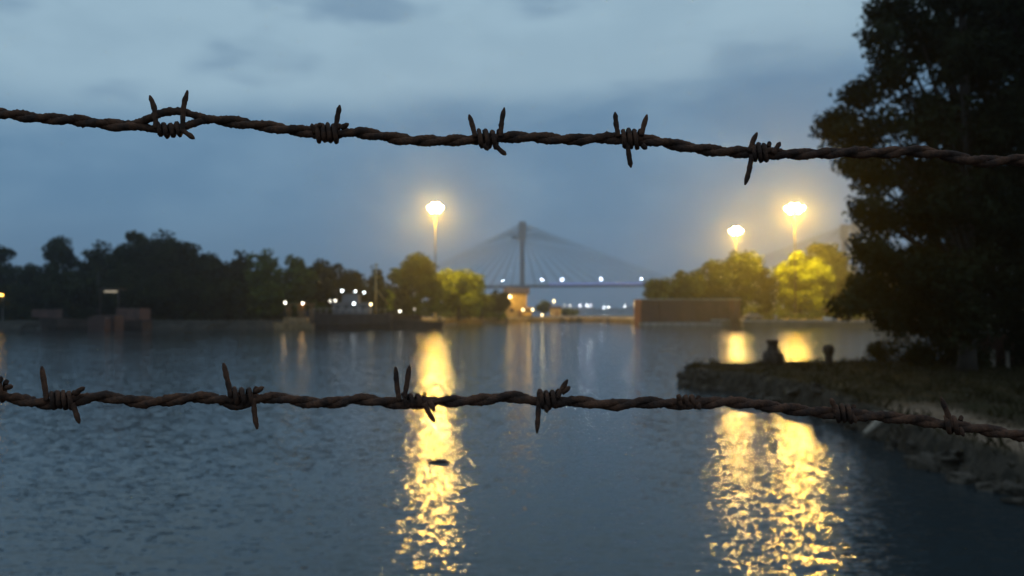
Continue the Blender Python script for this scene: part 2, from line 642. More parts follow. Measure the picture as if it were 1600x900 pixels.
xs = np.concatenate([np.linspace(-40, 5, 24), np.arange(5.4, 17.5, 0.13), np.linspace(17.8, 60, 50)])
ys = np.concatenate([np.linspace(-14, 7, 20), np.arange(7.3, 38.5, 0.16), np.linspace(38.9, 52, 20)])
GX, GY = np.meshgrid(xs, ys)
H, DD = near_h(GX, GY)
nx, ny = len(xs), len(ys)
vs = np.stack([GX, GY, H], -1).reshape(-1, 3)
fs = [(j * nx + i, j * nx + i + 1, (j + 1) * nx + i + 1, (j + 1) * nx + i)
      for j in range(ny - 1) for i in range(nx - 1)
      if DD[j:j + 2, i:i + 2].max() > -1.2]
me = bpy.data.meshes.new('near_bank')
me.from_pydata(vs.tolist(), [], fs)
me.polygons.foreach_set('use_smooth', [True] * len(fs))
ca = me.color_attributes.new('path', 'FLOAT_COLOR', 'POINT')
pathm = sstep(DD, 0.35, 0.7) * (1 - sstep(DD, 1.5, 2.3)) * (1 - sstep(GY, 19, 22))
rock = 1 - sstep(DD, 0.25, 0.6)
cc = np.stack([pathm, rock, np.zeros_like(rock), np.ones_like(rock)], -1).reshape(-1)
ca.data.foreach_set('color', cc.astype(np.float32))
me.materials.append(M['ground'])
nb = bpy.data.objects.new('near_bank', me)
COL.objects.link(nb)
tag(nb, kind='structure')


def ground_z(x, y):
    h, d = near_h(x, y)
    return float(h.ravel()[0])


# ------------------------------------------------------------------ foliage
def rand_unit(rng, n):
    v = rng.normal(size=(n, 3))
    return v / np.linalg.norm(v, axis=1, keepdims=True)


def leaf_quads(rng, P, N, size, aspect=0.6):
    """rhombus leaves at P with normals near N"""
    n = len(P)
    nn = N + rng.normal(size=(n, 3)) * 0.55
    nn /= np.linalg.norm(nn, axis=1, keepdims=True)
    a = np.cross(nn, rand_unit(rng, n))
    a /= np.linalg.norm(a, axis=1, keepdims=True) + 1e-9
    b = np.cross(nn, a)
    s = size * rng.uniform(0.6, 1.3, size=(n, 1))
    return np.stack([P - a * s, P - b * s * aspect, P + a * s, P + b * s * aspect], 1)


def crown(rng, centres, radii, per, size):
    """leaf clumps: each a lumpy shell of leaves"""
    Q = []
    for c, r in zip(centres, radii):
        k = max(8, int(per * (r * r)))
        u = rand_unit(rng, k)
        P = np.asarray(c) + u * r * rng.uniform(0.55, 1.05, size=(k, 1)) * np.array([1, 1, 0.8])
        Q.append(leaf_quads(rng, P, u + np.array([0, 0, 0.25]), size))
    return np.concatenate(Q)


def ell_clumps(rng, c, rad, n, rr, lo=0.45, flat=-0.5):
    out = []; rs = []
    while len(out) < n:
        u = rand_unit(rng, 1)[0]
        if u[2] < flat:
            continue
        t = rng.uniform(lo, 1.0)
        r = rng.uniform(*rr)
        p = np.asarray(c) + u * np.maximum(np.asarray(rad) - r * 0.7, 0.1) * t
        out.append(p); rs.append(r)
    return out, rs


def tree(name, px, ytop, hw, D, mk, label, base=1.25, seed=0, group='trees along the far shore', blobs=None, frac=0.94, per=26, leaf=0.40):
    rng = np.random.default_rng(1000 + seed)
    x = xat(px, D)
    zt = zat(ytop, D)
    root = empty(name, (x, D, base), label, 'tree', group)
    H_ = zt - base
    rx = hw / F * D
    rz = H_ * frac / 2
    cz = H_ - rz
    C, RR = [], []
    sz = 0.20 * rx + 0.45
    n = int(34 + rx * 9)
    C1, R1 = ell_clumps(rng, (0, 0, cz), (rx * 1.05, rx * 0.9, rz * 1.04), n, (sz * 0.75, sz * 1.3), flat=-0.95)
    C += C1; RR += R1
    if blobs:
        for (bx, by, br, bo) in blobs:       # px, py, radius px, depth offset
            r = br / F * D
            p = (xat(bx, D) - x, bo, zat(by, D) - base)
            C2, R2 = ell_clumps(rng, p, (r, r, r * 0.85), int(8 + r * 5), (sz * 0.6, sz * 1.1))
            C += C2; RR += R2
    Q = crown(rng, C, RR, per, leaf)
    quads_np('crown', Q, M[mk], root)
    tb = MB()
    r0 = 0.12 + H_ * 0.018
    tb.tube([(0, 0, -0.3), (0.1, 0, H_ * 0.15), (0.25, 0.1, H_ * 0.32), (0.1, 0.1, H_ * 0.6), (0, 0, H_ * 0.85)],
            [r0 * 1.3, r0, r0 * 0.85, r0 * 0.5, r0 * 0.15], 8)
    for k in range(5):
        a = rng.uniform(0, 6.28); h0 = H_ * rng.uniform(0.22, 0.5)
        e = Vector((math.cos(a) * rx * 0.6, math.sin(a) * rx * 0.6, min(h0 + H_ * 0.25, cz + rz * 0.5)))
        s0 = Vector((0.15, 0.05, h0))
        tb.tube([s0, s0.lerp(e, 0.5) + Vector((0, 0, 0.3)), e], [r0 * 0.5, r0 * 0.3, r0 * 0.1], 6)
    tb.build('trunk', M['bark'], root)
    return root


T = [
    ('broadleaf_tree', 236, 368, 52, 153, 'leaf_dark', 'broad dark tree filling the notch between the two highest crowns'),
    ('broadleaf_tree', 300, 374, 46, 154, 'leaf_dark', 'broad dark tree behind the step right of the highest crowns'),
    ('broadleaf_tree', 356, 394, 46, 157, 'leaf_dark', 'broad low dark tree under the small pointed crown'),
    ('broadleaf_tree', 0, 380, 34, 152, 'leaf_dark', 'dark round tree cut by the left edge of the photo'),
    ('broadleaf_tree', 96, 364, 36, 149, 'leaf_dark', 'dark tree with a ragged flat top left of the tall rounded trees'),
    ('broadleaf_tree', 52, 405, 26, 148, 'leaf_dark', 'low dark tree filling the dip right of the edge tree'),
    ('broadleaf_tree', 152, 375, 38, 153, 'leaf_dark', 'dark tree on the slope of the treeline between flat-topped tree and tallest trees'),
    ('broadleaf_tree', 208, 359, 46, 150, 'leaf_dark', 'tall dark tree, left one of the two highest crowns on the left shore'),
    ('broadleaf_tree', 266, 357, 50, 149, 'leaf_dark', 'tall dark tree, right one of the two highest crowns on the left shore'),
    ('broadleaf_tree', 326, 381, 38, 151, 'leaf_dark', 'dark tree stepping down just right of the highest crowns'),
    ('broadleaf_tree', 378, 386, 22, 154, 'leaf_dark', 'small pointed dark crown standing up from the treeline'),
    ('broadleaf_tree', 412, 389, 36, 152, 'leaf_mid', 'olive brown tree above the small lit boat'),
    ('broadleaf_tree', 462, 396, 36, 155, 'leaf_mid', 'olive tree between small lit boat and the ship'),
    ('broadleaf_tree', 508, 402, 36, 158, 'leaf_dark', 'dark tree behind the left end of the lit ship'),
    ('broadleaf_tree', 551, 410, 32, 162, 'leaf_dark', 'dark tree behind the white mast lights of the ship'),
    ('broadleaf_tree', 586, 415, 23, 166, 'leaf_dark', 'last dark tree of the left shore, behind the orange mast'),
    ('broadleaf_tree', 22, 440, 48, 144, 'leaf_dark', 'low dark tree behind the orange lamp at the left edge'),
    ('broadleaf_tree', 105, 425, 46, 145, 'leaf_dark', 'low dark tree behind the bow of the rusty boat'),
    ('broadleaf_tree', 190, 415, 52, 145, 'leaf_dark', 'low dark tree behind the wheelhouse of the rusty boat'),
    ('broadleaf_tree', 275, 418, 52, 146, 'leaf_dark', 'low dark tree on the shore right of the rusty boat'),
    ('broadleaf_tree', 348, 430, 46, 147, 'leaf_dark', 'low dark tree midway between rusty boat and small lit boat'),
    ('broadleaf_tree', 410, 445, 40, 150, 'leaf_mid', 'low olive tree just behind the small lit boat'),
    ('broadleaf_tree', 492, 440, 44, 160, 'leaf_mid', 'low dark tree behind the bow of the lit ship'),
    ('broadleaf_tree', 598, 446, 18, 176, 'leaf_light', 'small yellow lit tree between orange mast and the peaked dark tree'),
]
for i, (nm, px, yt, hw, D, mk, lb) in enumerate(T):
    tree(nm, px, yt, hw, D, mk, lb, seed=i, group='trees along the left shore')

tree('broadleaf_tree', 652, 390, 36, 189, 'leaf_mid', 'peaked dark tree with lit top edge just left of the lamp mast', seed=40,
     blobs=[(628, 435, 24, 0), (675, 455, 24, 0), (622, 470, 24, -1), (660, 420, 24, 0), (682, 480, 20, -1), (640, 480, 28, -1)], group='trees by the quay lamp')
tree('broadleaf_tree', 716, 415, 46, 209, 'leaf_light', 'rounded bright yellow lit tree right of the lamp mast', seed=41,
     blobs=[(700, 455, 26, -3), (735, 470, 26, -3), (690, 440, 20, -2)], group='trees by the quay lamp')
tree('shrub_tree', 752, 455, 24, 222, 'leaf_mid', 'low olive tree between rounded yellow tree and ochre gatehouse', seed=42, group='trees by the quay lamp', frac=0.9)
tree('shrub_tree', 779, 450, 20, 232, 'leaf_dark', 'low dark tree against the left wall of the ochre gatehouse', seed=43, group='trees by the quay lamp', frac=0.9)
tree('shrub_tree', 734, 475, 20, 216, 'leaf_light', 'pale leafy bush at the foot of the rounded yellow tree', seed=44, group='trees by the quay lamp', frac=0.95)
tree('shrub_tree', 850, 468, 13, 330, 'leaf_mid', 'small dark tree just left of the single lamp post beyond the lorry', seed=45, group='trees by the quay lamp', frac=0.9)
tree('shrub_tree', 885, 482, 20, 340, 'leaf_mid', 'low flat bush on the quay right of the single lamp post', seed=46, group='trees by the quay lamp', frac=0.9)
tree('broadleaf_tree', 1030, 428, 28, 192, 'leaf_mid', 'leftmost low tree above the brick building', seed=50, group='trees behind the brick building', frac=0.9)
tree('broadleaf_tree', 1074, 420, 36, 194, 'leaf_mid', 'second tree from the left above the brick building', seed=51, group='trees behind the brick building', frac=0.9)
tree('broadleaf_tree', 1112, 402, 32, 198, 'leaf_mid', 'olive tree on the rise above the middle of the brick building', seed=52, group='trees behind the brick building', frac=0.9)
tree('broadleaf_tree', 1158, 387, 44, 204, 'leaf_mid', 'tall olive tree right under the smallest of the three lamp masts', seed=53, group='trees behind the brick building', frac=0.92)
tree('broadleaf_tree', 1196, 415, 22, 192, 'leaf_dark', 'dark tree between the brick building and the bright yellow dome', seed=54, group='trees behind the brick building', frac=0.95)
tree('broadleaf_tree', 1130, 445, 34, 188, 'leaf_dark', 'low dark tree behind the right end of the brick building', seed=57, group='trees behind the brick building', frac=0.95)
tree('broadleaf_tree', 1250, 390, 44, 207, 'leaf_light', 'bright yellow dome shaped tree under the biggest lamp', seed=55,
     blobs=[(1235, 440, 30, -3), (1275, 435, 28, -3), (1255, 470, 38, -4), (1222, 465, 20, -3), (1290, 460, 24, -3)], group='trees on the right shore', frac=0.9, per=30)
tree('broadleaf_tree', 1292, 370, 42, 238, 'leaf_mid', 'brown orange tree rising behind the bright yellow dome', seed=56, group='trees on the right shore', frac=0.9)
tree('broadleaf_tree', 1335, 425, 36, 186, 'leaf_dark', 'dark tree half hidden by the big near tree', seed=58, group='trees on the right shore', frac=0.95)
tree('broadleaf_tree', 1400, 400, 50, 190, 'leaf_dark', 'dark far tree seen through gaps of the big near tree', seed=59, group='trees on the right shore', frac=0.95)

# undergrowth along the shore
rng = np.random.default_rng(5)
Q = []
for px in np.arange(-60, 620, 5.0):
    D = np.interp(px, [0, 400, 480, 620], [142, 146, 154, 166]) + rng.uniform(-1, 4)
    r = rng.uniform(0.9, 1.9)
    c = (xat(px, D) + rng.uniform(-.3, .3), D, 1.25 + rng.uniform(0.2, 1.4))
    Q.append(crown(rng, [c], [r], 26, 0.35))
for px in np.arange(-80, 640, 7.0):
    D = np.interp(px, [0, 400, 480, 640], [158, 162, 172, 182]) + rng.uniform(-2, 6)
    for zz_ in (1.5, 3.5, 6.0):
        r = rng.uniform(1.6, 2.6)
        Q.append(crown(rng, [(xat(px, D), D, 1.25 + zz_ + rng.uniform(-.5, .5))], [r], 14, 0.5))
tag(quads_np('undergrowth', np.concatenate(Q), M['leaf_dark']), 'dark undergrowth along the foot of the left shore trees', 'undergrowth', kind='stuff')
Q = []
for px in list(np.arange(690, 790, 4.0)) + list(np.arange(1165, 1400, 4.0)):
    D = (225 if px < 800 else 176) + rng.uniform(-3, 4)
    r = rng.uniform(0.7, 1.6)
    c = (xat(px, D) + rng.uniform(-.3, .3), D, 1.25 + rng.uniform(0.1, 0.9))
    Q.append(crown(rng, [c], [r], 26, 0.3))
for px in list(np.arange(615, 800, 6.0)) + list(np.arange(1160, 1480, 6.0)):
    D = (262 if px < 800 else 258) + rng.uniform(-3, 8)
    for zz_ in (1.2, 3.2):
        r = rng.uniform(1.8, 2.8)
        Q.append(crown(rng, [(xat(px, D), D, 1.25 + zz_ + rng.uniform(-.5, .5))], [r], 14, 0.5))
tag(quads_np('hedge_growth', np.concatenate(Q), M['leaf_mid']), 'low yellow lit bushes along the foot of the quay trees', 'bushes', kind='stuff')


# ------------------------------------------------------------------ high mast lamps
def lamp_light(parent, loc, energy, col, rad):
    l = bpy.data.lights.new('glow_lamp', 'POINT')
    l.energy = energy; l.color = col; l.shadow_soft_size = rad
    o = bpy.data.objects.new('glow_lamp', l)
    COL.objects.link(o)
    o.parent = parent; o.location = loc
    return o


def high_mast(px, py, D, ring, energy, label, rad=0.5):
    x, zt = xat(px, D), zat(py, D)
    root = empty('high_mast_lamp', (x, D, 1.25), label, 'lamp mast', 'high mast floodlights on the far quays')
    H_ = zt - 1.25
    p = MB().tube([(0, 0, 0), (0, 0, H_ * 0.5), (0, 0, H_ + 0.8)], [0.26, 0.16, 0.07], 12)
    p.lathe([(0.7, 0), (0.7, 0.12), (0.45, 0.2), (0.42, 1.4)], (0, 0, 0), 12)
    p.build('pole', M['dark_metal'], root)
    rg = MB()
    n = 24
    rg.tube([(ring * math.cos(2 * math.pi * k / n), ring * math.sin(2 * math.pi * k / n), H_ + 0.35) for k in range(n + 1)], 0.07, 6, caps=False)
    for k in range(4):
        a = k * math.pi / 2 + 0.4
        rg.tube([(0, 0, H_ + 0.6), (ring * math.cos(a), ring * math.sin(a), H_ + 0.35)], 0.05, 6)
    rg.lathe([(0.1, 0.3), (0.45, 0.3), (0.45, 0.9), (0.1, 1.1)], (0, 0, H_), 12)
    rg.build('head_ring', M['steel'], root)
    for k in range(16):
        tier = 0 if k < 8 else (1 if k < 12 else 2)
        a = k * math.pi / 4 + 0.2 if tier == 0 else k * math.pi / 2 + 0.55
        rr_ = ring * (1.0, 0.36, 0.6)[tier]
        fo = MB().box((0, 0, 0), (0.95, 0.34, 0.9), 0, bev=0.05).build('floodlight', M['dark_metal'], root)
        fo.location = (rr_ * math.cos(a), rr_ * math.sin(a), H_ + (0.0, 0.72, -0.72)[tier])
        fo.rotation_euler = (R(-15), 0, a - math.pi / 2)
        MB().box((0, 0.185, 0), (0.86, 0.03, 0.82)).build('lens', M['lens_sodium'], fo)
    MB().lathe([(0.1, -1.75), (0.24, -1.7), (0.24, -1.6), (0.1, -1.55)], (0, 0, H_), 12).build('light_blocker', M['dark_metal'], root)  # added disc below the point light, shades the pole from it
    lamp_light(root, (0, 0, H_ - 1.1), energy, (1.0, 0.53, 0.014), rad)
    return root


high_mast(680, 325, 200, 1.6, 100000, 'tall lamp mast rising behind the peaked tree, left of the bridge')
high_mast(1151, 361, 258, 1.7, 100000, 'smallest and lowest of the three lit masts, its pole hidden by olive trees')
high_mast(1243, 326, 198, 2.0, 150000, 'tallest and brightest lamp mast, standing over the yellow dome tree', 0.55)

# ------------------------------------------------------------------ cable stayed bridge
P1 = Vector((14.5, 1140, 0)); P2 = Vector((480, 1140, 0))
ax = (P2 - P1).normalized(); nrm = Vector((-ax.y, ax.x, 0))
span = (P2 - P1).length
bridge = empty('cable_stayed_bridge', P1, 'hazy cable stayed bridge across the river behind the lamps', 'bridge')


def bp(s, off, z_):
    """point on the bridge relative to the first pylon"""
    v = ax * s + nrm * off
    return Vector((v.x, v.y, z_))


def deck_z(s):
    t = (s - span / 2) / (span / 2 + 200)
    return 41.0 - 5.0 * t * t


dk = MB()
ss = np.linspace(-700, span + 500, 60)
for a, b in zip(ss[:-1], ss[1:]):
    za, zb = deck_z(a), deck_z(b)
    vs = []
    for s_, z_ in ((a, za), (b, zb)):
        vs += [bp(s_, -17, z_), bp(s_, 17, z_), bp(s_, 15, z_ - 2.4), bp(s_, -15, z_ - 2.4)]
    dk.add(vs, [(0, 1, 5, 4), (1, 2, 6, 5), (2, 3, 7, 6), (3, 0, 4, 7)])
dk.build('deck', M['bridge'], bridge)
for off in (-17.2, 17.2):
    rl = MB()
    for a, b in zip(ss[:-1], ss[1:]):
        rl.tube([bp(a, off, deck_z(a) + 1.1), bp(b, off, deck_z(b) + 1.1)], 0.25, 4)
    rl.build('railing', M['bridge'], bridge)
for s_ in (-183, -300, -420, -540, -660, span + 183, span + 300):
    for off in (-12, 12):
        c = bp(s_, off, 0)
        MB().box((c.x, c.y, deck_z(s_) / 2 - 1.2), (4, 4, deck_z(s_) - 2.4), math.atan2(ax.y, ax.x)).build('approach_pier', M['bridge'], bridge)
rza = math.atan2(ax.y, ax.x)
for s_ in (0, span):
    tw = MB()
    for off in (-18.5, 18.5):
        secs = [(0, 7.0, 8), (34, 6.4, 7), (60, 5.8, 6), (105, 6.4, 5.5), (108, 9.5, 6.5), (127, 10.0, 6.5), (129, 8.0, 5)]
        vs = []
        for (z_, wa, wo_) in secs:
            for (i_, j_) in ((-1, -1), (1, -1), (1, 1), (-1, 1)):
                vs.append(bp(s_ + i_ * wa / 2, off + j_ * wo_ / 2, z_))
        fs = []
        for k in range(len(secs) - 1):
            for q in range(4):
                fs.append((k * 4 + q, k * 4 + (q + 1) % 4, k * 4 + 4 + (q + 1) % 4, k * 4 + 4 + q))
        fs.append((len(secs) * 4 - 4, len(secs) * 4 - 3, len(secs) * 4 - 2, len(secs) * 4 - 1))
        tw.add(vs, fs)
    po = tw.build('pylon', M['bridge'], bridge)
    for z_, hh in ((deck_z(s_) - 5, 4), (103, 5), (123, 4)):
        c = bp(s_, 0, z_)
        MB().box((c.x, c.y, c.z), (4, 31, hh), rza).build('cross_beam', M['bridge'], po)
    pf = MB()
    c = bp(s_ - 8.5, -18.5, 106)
    pf.box((c.x, c.y, c.z), (13, 5, 2.2), rza)
    c = bp(s_ - 11, -18.5, 107.2)
    pf.box((c.x, c.y, c.z), (5, 4, 1.4), rza)
    pf.build('service_platform', M['bridge'], po)
    for off in (-17, 17):
        for sg in (-1, 1):
            reach = 183 if (sg < 0) == (s_ == 0) else span / 2 - 6
            for k in range(12):
                t = (k + 1) / 12
                se = s_ + sg * reach * t
                if s_ == span and sg > 0 and off > 0:
                    continue
                zt = 109 + 17 * t
                cbm = MB().tube([bp(s_ + sg * 3, off, zt), bp(se, off, deck_z(se))], 0.30, 4, caps=False)
                cbm.build('stay_cable', M['bridge'], bridge)
ls = MB()
for a in np.arange(40, 215, 7.0):
    ls.box((bp(a, -17.4, 0).x, bp(a, -17.4, 0).y, deck_z(a) + 1.6), (6.2, 0.3, 2.6), rza)
ls.build('blue_light_strip', M['led_blue'], bridge)

# lamps of the bridge road
proto = empty('bridge_street_lamp', (0, 0, 0), 'x', 'street lamp', 'white lamps along the bridge road')
MB().tube([(0, 0, 0), (0, 0, 6.0), (0, -0.6, 7.6), (0, -1.6, 8.0)], [0.16, 0.13, 0.1, 0.08], 6).build('pole', M['steel'], proto)
MB().lathe([(0.10, 0.3), (0.55, 0.1), (0.75, -0.25), (0.5, -0.6), (0.1, -0.7)], (0, -1.9, 8.0), 10).build('lamp_head', M['lamp_bridge'], proto)
lamps = [(756, 'white bridge lamp furthest left, right above the low olive tree'),
         (786, 'white bridge lamp over the roof of the ochre gatehouse'),
         (816, 'white bridge lamp at the foot of the bridge pylon'),
         (846, 'first white bridge lamp right of the pylon'),
         (877, 'second white bridge lamp right of the pylon, above the blue lit rail'),
         (937.5, 'lone white bridge lamp over the middle of the blue lit span'),
         (999.5, 'white bridge lamp at the right, close to the trees by the brick building')]
for i, (px, lb) in enumerate(lamps):
    # intersect the bridge axis with the view direction of the lamp
    kx = (px - 800) / F
    s_ = (kx * P1.y - P1.x) / (ax.x - kx * ax.y)
    o = proto if i == 0 else copy_tree(proto)
    o['label'] = lb
    v = P1 + bp(s_, -14, deck_z(s_))
    o.location = v

# ------------------------------------------------------------------ far river bank: buildings and lamps
bl = [(868, 9, 14, 'low hazy block on the far river bank left of the channel'), (915, 8, 26, 'long low hazy shed on the far river bank under the bridge'),
      (955, 7, 20, 'low hazy building behind the pair of white lights across the river'), (984, 11, 12, 'hazy tall narrow block at the right end of the far river bank')]
for k, (px, h_, wd, lb) in enumerate(bl):
    D = 1960
    b = empty('riverside_building', (xat(px, D), D, 3.0), lb, 'building', 'buildings on the far river bank')
    W_ = wd / F * D
    MB().box((0, 0, h_ / 2), (W_, 14, h_)).build('wall', M['concrete'], b)
    MB().add([(-W_ / 2 - 1, -8, h_), (W_ / 2 + 1, -8, h_), (W_ / 2 + 1, 8, h_), (-W_ / 2 - 1, 8, h_), (-W_ / 2 - 1, 0, h_ + 2.5), (W_ / 2 + 1, 0, h_ + 2.5)],
             [(0, 1, 5, 4), (2, 3, 4, 5), (0, 4, 3), (1, 2, 5), (3, 2, 1, 0)]).build('roof', M['roof'], b)
proto = empty('riverside_lamp', (0, 0, 3), 'x', 'street lamp', 'lamps on the far river bank')
MB().tube([(0, 0, 0), (0, 0, 1)], [0.25, 0.2], 6).build('pole', M['steel'], proto)
MB().lathe([(0.2, 0.8), (0.9, 0.5), (0.9, -0.1), (0.2, -0.4)], (0, -0.5, 0), 8).build('lamp_head', M['lamp_far'], proto)
RL = [(906, 477.5, 'leftmost tiny white light across the river'), (917.5, 477.5, 'second tiny white light across the river'),
      (923, 477.8, 'third tiny light across the river, close right of the second'), (944, 480.8, 'left one of the brightest close pair across the river'),
      (950, 480.2, 'right one of the brightest close pair across the river'), (976, 478, 'rightmost tiny light across the river by the gate')]
for k, (px, py, lb) in enumerate(RL):
    D = 1930
    o = proto if k == 0 else copy_tree(proto)
    o['label'] = lb
    zl = zat(py, D)
    o.location = (xat(px, D), D, 3.0)
    for ch in o.children:
        if ch.name.startswith('pole'):
            ch.scale = (1, 1, zl - 3)
        else:
            ch.location = (0, 0, zl - 3)
rng = np.random.default_rng(77)
Q = []
for px in np.arange(560, 1500, 2.2):
    D = 1980 + rng.uniform(-20, 60)
    r = rng.uniform(3, 6.5)
    Q.append(crown(rng, [(xat(px, D), D, 3 + r * 0.7)], [r], 1.5, 2.2))
tag(quads_np('far_woodland', np.concatenate(Q), M['leaf_mid']), 'hazy line of trees along the far river bank', 'woodland', kind='stuff')


# ------------------------------------------------------------------ boats
def hull(L, B, H_, bow=0.3, sheer=0.5, stern=0.85, n=14, flare=0.75):
    """lofted boat hull along x, bow at -x"""
    mb = MB()
    rings = []
    for i in range(n + 1):
        t = i / n
        x = -L / 2 + L * t
        wv = min(1.0, (t / bow)) if t < bow else 1.0
        wv = math.sin(wv * math.pi / 2) if t < bow else 1.0 - (1 - stern) * max(0, (t - 0.75) / 0.25) ** 2
        wv = max(wv, 0.03)
        top = H_ + sheer * (max(0, 1 - t / 0.4)) ** 2 + sheer * 0.35 * max(0, (t - 0.7) / 0.3) ** 2
        hb = B / 2 * wv
        keel = -0.6
        xo = -0.5 * max(0, 1 - t / 0.15)
        rings.append([(x + xo, -hb, top), (x + xo * 0.3, -hb * (0.9 + 0.08 * flare), H_ * 0.35), (x, -hb * 0.7, keel), (x, hb * 0.7, keel),
                      (x + xo * 0.3, hb * (0.9 + 0.08 * flare), H_ * 0.35), (x + xo, hb, top),
                      (x + xo, hb * 0.92, top), (x + xo * .5, hb * 0.9, top - 0.45), (x + xo * .5, -hb * 0.9, top - 0.45), (x + xo, -hb * 0.92, top)])
    vs = [p for r in rings for p in r]
    m = len(rings[0])
    fs = []
    for i in range(n):
        for k in range(m):
            a, b = i * m + k, i * m + (k + 1) % m
            fs.append((a, a + m, b + m, b))
    fs.append(tuple(range(m))); fs.append(tuple(n * m + k for k in reversed(range(m))))
    mb.add(vs, fs)
    return mb


def bulb(px, py, D, root, mat_, r=0.13, energy=0, col=(1, .9, .7), prad=0.15):
    o0 = root.location
    p = at(px, py, D) - Vector(o0)
    o = MB().lathe([(r * 0.3, r), (r, r * 0.4), (r, -r * 0.4), (r * 0.3, -r)], (0, 0, 0), 10).build('deck_lamp', mat_, root)
    o.location = p
    st = MB().tube([(0, 0.06, 0.1), (0, 0.5, 0.35)], 0.03, 6).build('bracket', M['dark_metal'], o)
    if energy:
        l = lamp_light(root, p + Vector((0, -0.1, -0.1)), energy, col, prad)
    return o


# rusty old boat at the far left
D = 133.0
x0 = xat(148, D)
rb = empty('rusty_boat', (x0, D, 0), 'rusty brown boat with tall wheelhouse and faded red bulwarks at the left', 'boat', 'boats moored along the far shore')
hull(17.5, 4.6, 1.7, sheer=0.6).build('hull', M['rust_brown'], rb)
MB().box((-6.6, -2.2, 2.75), (4.9, 0.12, 1.25), 0.0).box((-6.6, -2.28, 2.1), (5.0, 0.08, 0.12)).build('bow_bulwark', M['hull_pale'], rb)
MB().box((6.6, -2.2, 2.55), (3.9, 0.14, 2.0), 0.0).box((8.5, -0.4, 2.6), (0.14, 3.6, 1.9)).build('stern_bulwark', M['hull_pale'], rb)
wh = MB().box((0.2, 0, 3.6), (3.2, 3.0, 3.2), taper=0.92).box((0.2, 0, 6.3), (2.5, 2.5, 2.0), taper=0.85).box((0.2, 0, 5.25), (3.4, 3.2, 0.14)).box((0.2, 0, 7.4), (2.6, 2.6, 0.14))
who = wh.build('wheelhouse', M['hull_red'], rb)
for (sx, sz) in ((-0.6, 6.35), (0.25, 6.35), (1.05, 6.35), (-0.6, 4.1), (1.0, 4.1)):
    MB().box((sx, -1.28 if sz > 5 else -1.50, sz), (0.6, 0.06, 0.7)).build('window', M['glass'], who)
MB().tube([(0.2, 0.6, 7.4), (0.2, 0.6, 9.2)], 0.06, 6).build('mast', M['dark_metal'], rb)
MB().box((3.4, -1.6, zat(455.5, D - 1.6)), (2.1, 0.14, 0.26)).build('tube_lamp', M['tube'], rb)
MB().box((3.5, -1.2, zat(455, D) + 0.3), (3.4, 2.6, 0.1)).tube([(2.0, -2.2, 1.7), (2.0, -2.2, 6.8)], 0.05, 6).tube([(5.0, -2.2, 1.7), (5.0, -2.2, 6.8)], 0.05, 6).build('awning', M['roof'], rb)
for k in range(4):
    MB().lathe([(0.25, -0.12), (0.42, -0.05), (0.42, 0.05), (0.25, 0.12)], (0, 0, 0), 12).build('tyre_fender', M['rubber'], rb)
    o = rb.children[-1]; o.location = (-5 + k * 3.4, -2.42, 0.9); o.rotation_euler = (R(90), 0, 0)

# small lit boat
D = 134.0
x0 = xat(460, D)
sb = empty('small_boat', (x0, D, 0), 'small wooden boat with canopy lit orange by two white lamps', 'boat', 'boats moored along the far shore')
hull(6.3, 2.4, 0.95, sheer=0.35, n=10).build('hull', M['timber'], sb)
MB().box((0.35, 0, 1.55), (4.2, 1.7, 1.0), taper=0.9).build('cabin', M['timber'], sb)
cn = MB().box((1.0, 0, 4.25), (4.6, 1.9, 0.1))
for sx in (-0.9, 0.9, 1.5, 2.9):
    for sy in (-0.8, 0.8):
        cn.tube([(sx, sy, 1.0), (sx, sy, 4.25)], 0.07, 6)
cn.build('canopy', M['timber'], sb)
MB().tube([(-1.6, 0, 0.9), (-1.6, 0, 4.6)], 0.05, 6).build('lamp_pole', M['dark_metal'], sb)
bulb(445.5, 473, D - 0.6, sb, M['lamp_white_small'], 0.16, 28, (1, .5, .1))
bulb(473, 474, D - 0.9, sb, M['lamp_white_small'], 0.15, 38, (1, .5, .1))

# the ship with white working lights
D = 139.0
x0 = xat(545, D)
sh = empty('work_ship', (x0, D, 0), 'long dark ship with bright white working lights and orange mast', 'ship', 'boats moored along the far shore')
hull(15.0, 4.6, 2.6, sheer=0.8).build('hull', M['hull_dark'], sh)
dh = MB().box((0.6, 0, 3.5), (6.2, 3.0, 1.9), bev=0.06).box((0.4, 0, 4.53), (6.8, 3.4, 0.12)).build('deckhouse', M['grey_blue'], sh)
for k in range(4):
    MB().box((-1.6 + k * 1.45, -1.53, 3.7), (0.7, 0.06, 0.6)).build('window', M['glass'], dh)
up = MB().box((0.4, 0.2, 5.3), (2.8, 2.2, 1.4), taper=0.93).box((0.4, 0.2, 6.05), (3.1, 2.5, 0.1)).build('bridge_house', M['grey_blue'], sh)
gy = MB()
gy.tube([(-2.4, 0.9, 4.6), (-2.4, 0.9, 7.0)], 0.06, 6).tube([(-2.4, 0.9, 6.9), (3.4, 0.9, 6.8)], 0.04, 6).tube([(3.3, 0.9, 4.6), (3.3, 0.9, 6.9)], 0.06, 6)
gy.build('lamp_rig', M['dark_metal'], sh)
mx0 = xat(587, D) - x0
MB().tube([(mx0, 0, 2.4), (mx0, 0, 7), (mx0, 0, zat(411, D))], [0.16, 0.13, 0.07], 8).tube([(mx0, 0, 7.0), (mx0 + 2.2, 0, 4.2)], 0.06, 6).tube(
    [(mx0 - 0.9, 0, 9.0), (mx0 + 0.9, 0, 9.0)], 0.05, 6).build('mast', M['ochre'], sh)
rb2 = MB()
for off in (-2.1,):
    for k in range(12):
        xx = -5.5 + k * 1.1
        rb2.tube([(xx, off, 2.6), (xx, off, 3.5)], 0.03, 5)
    rb2.tube([(-5.5, off, 3.5), (6.6, off, 3.5)], 0.03, 5)
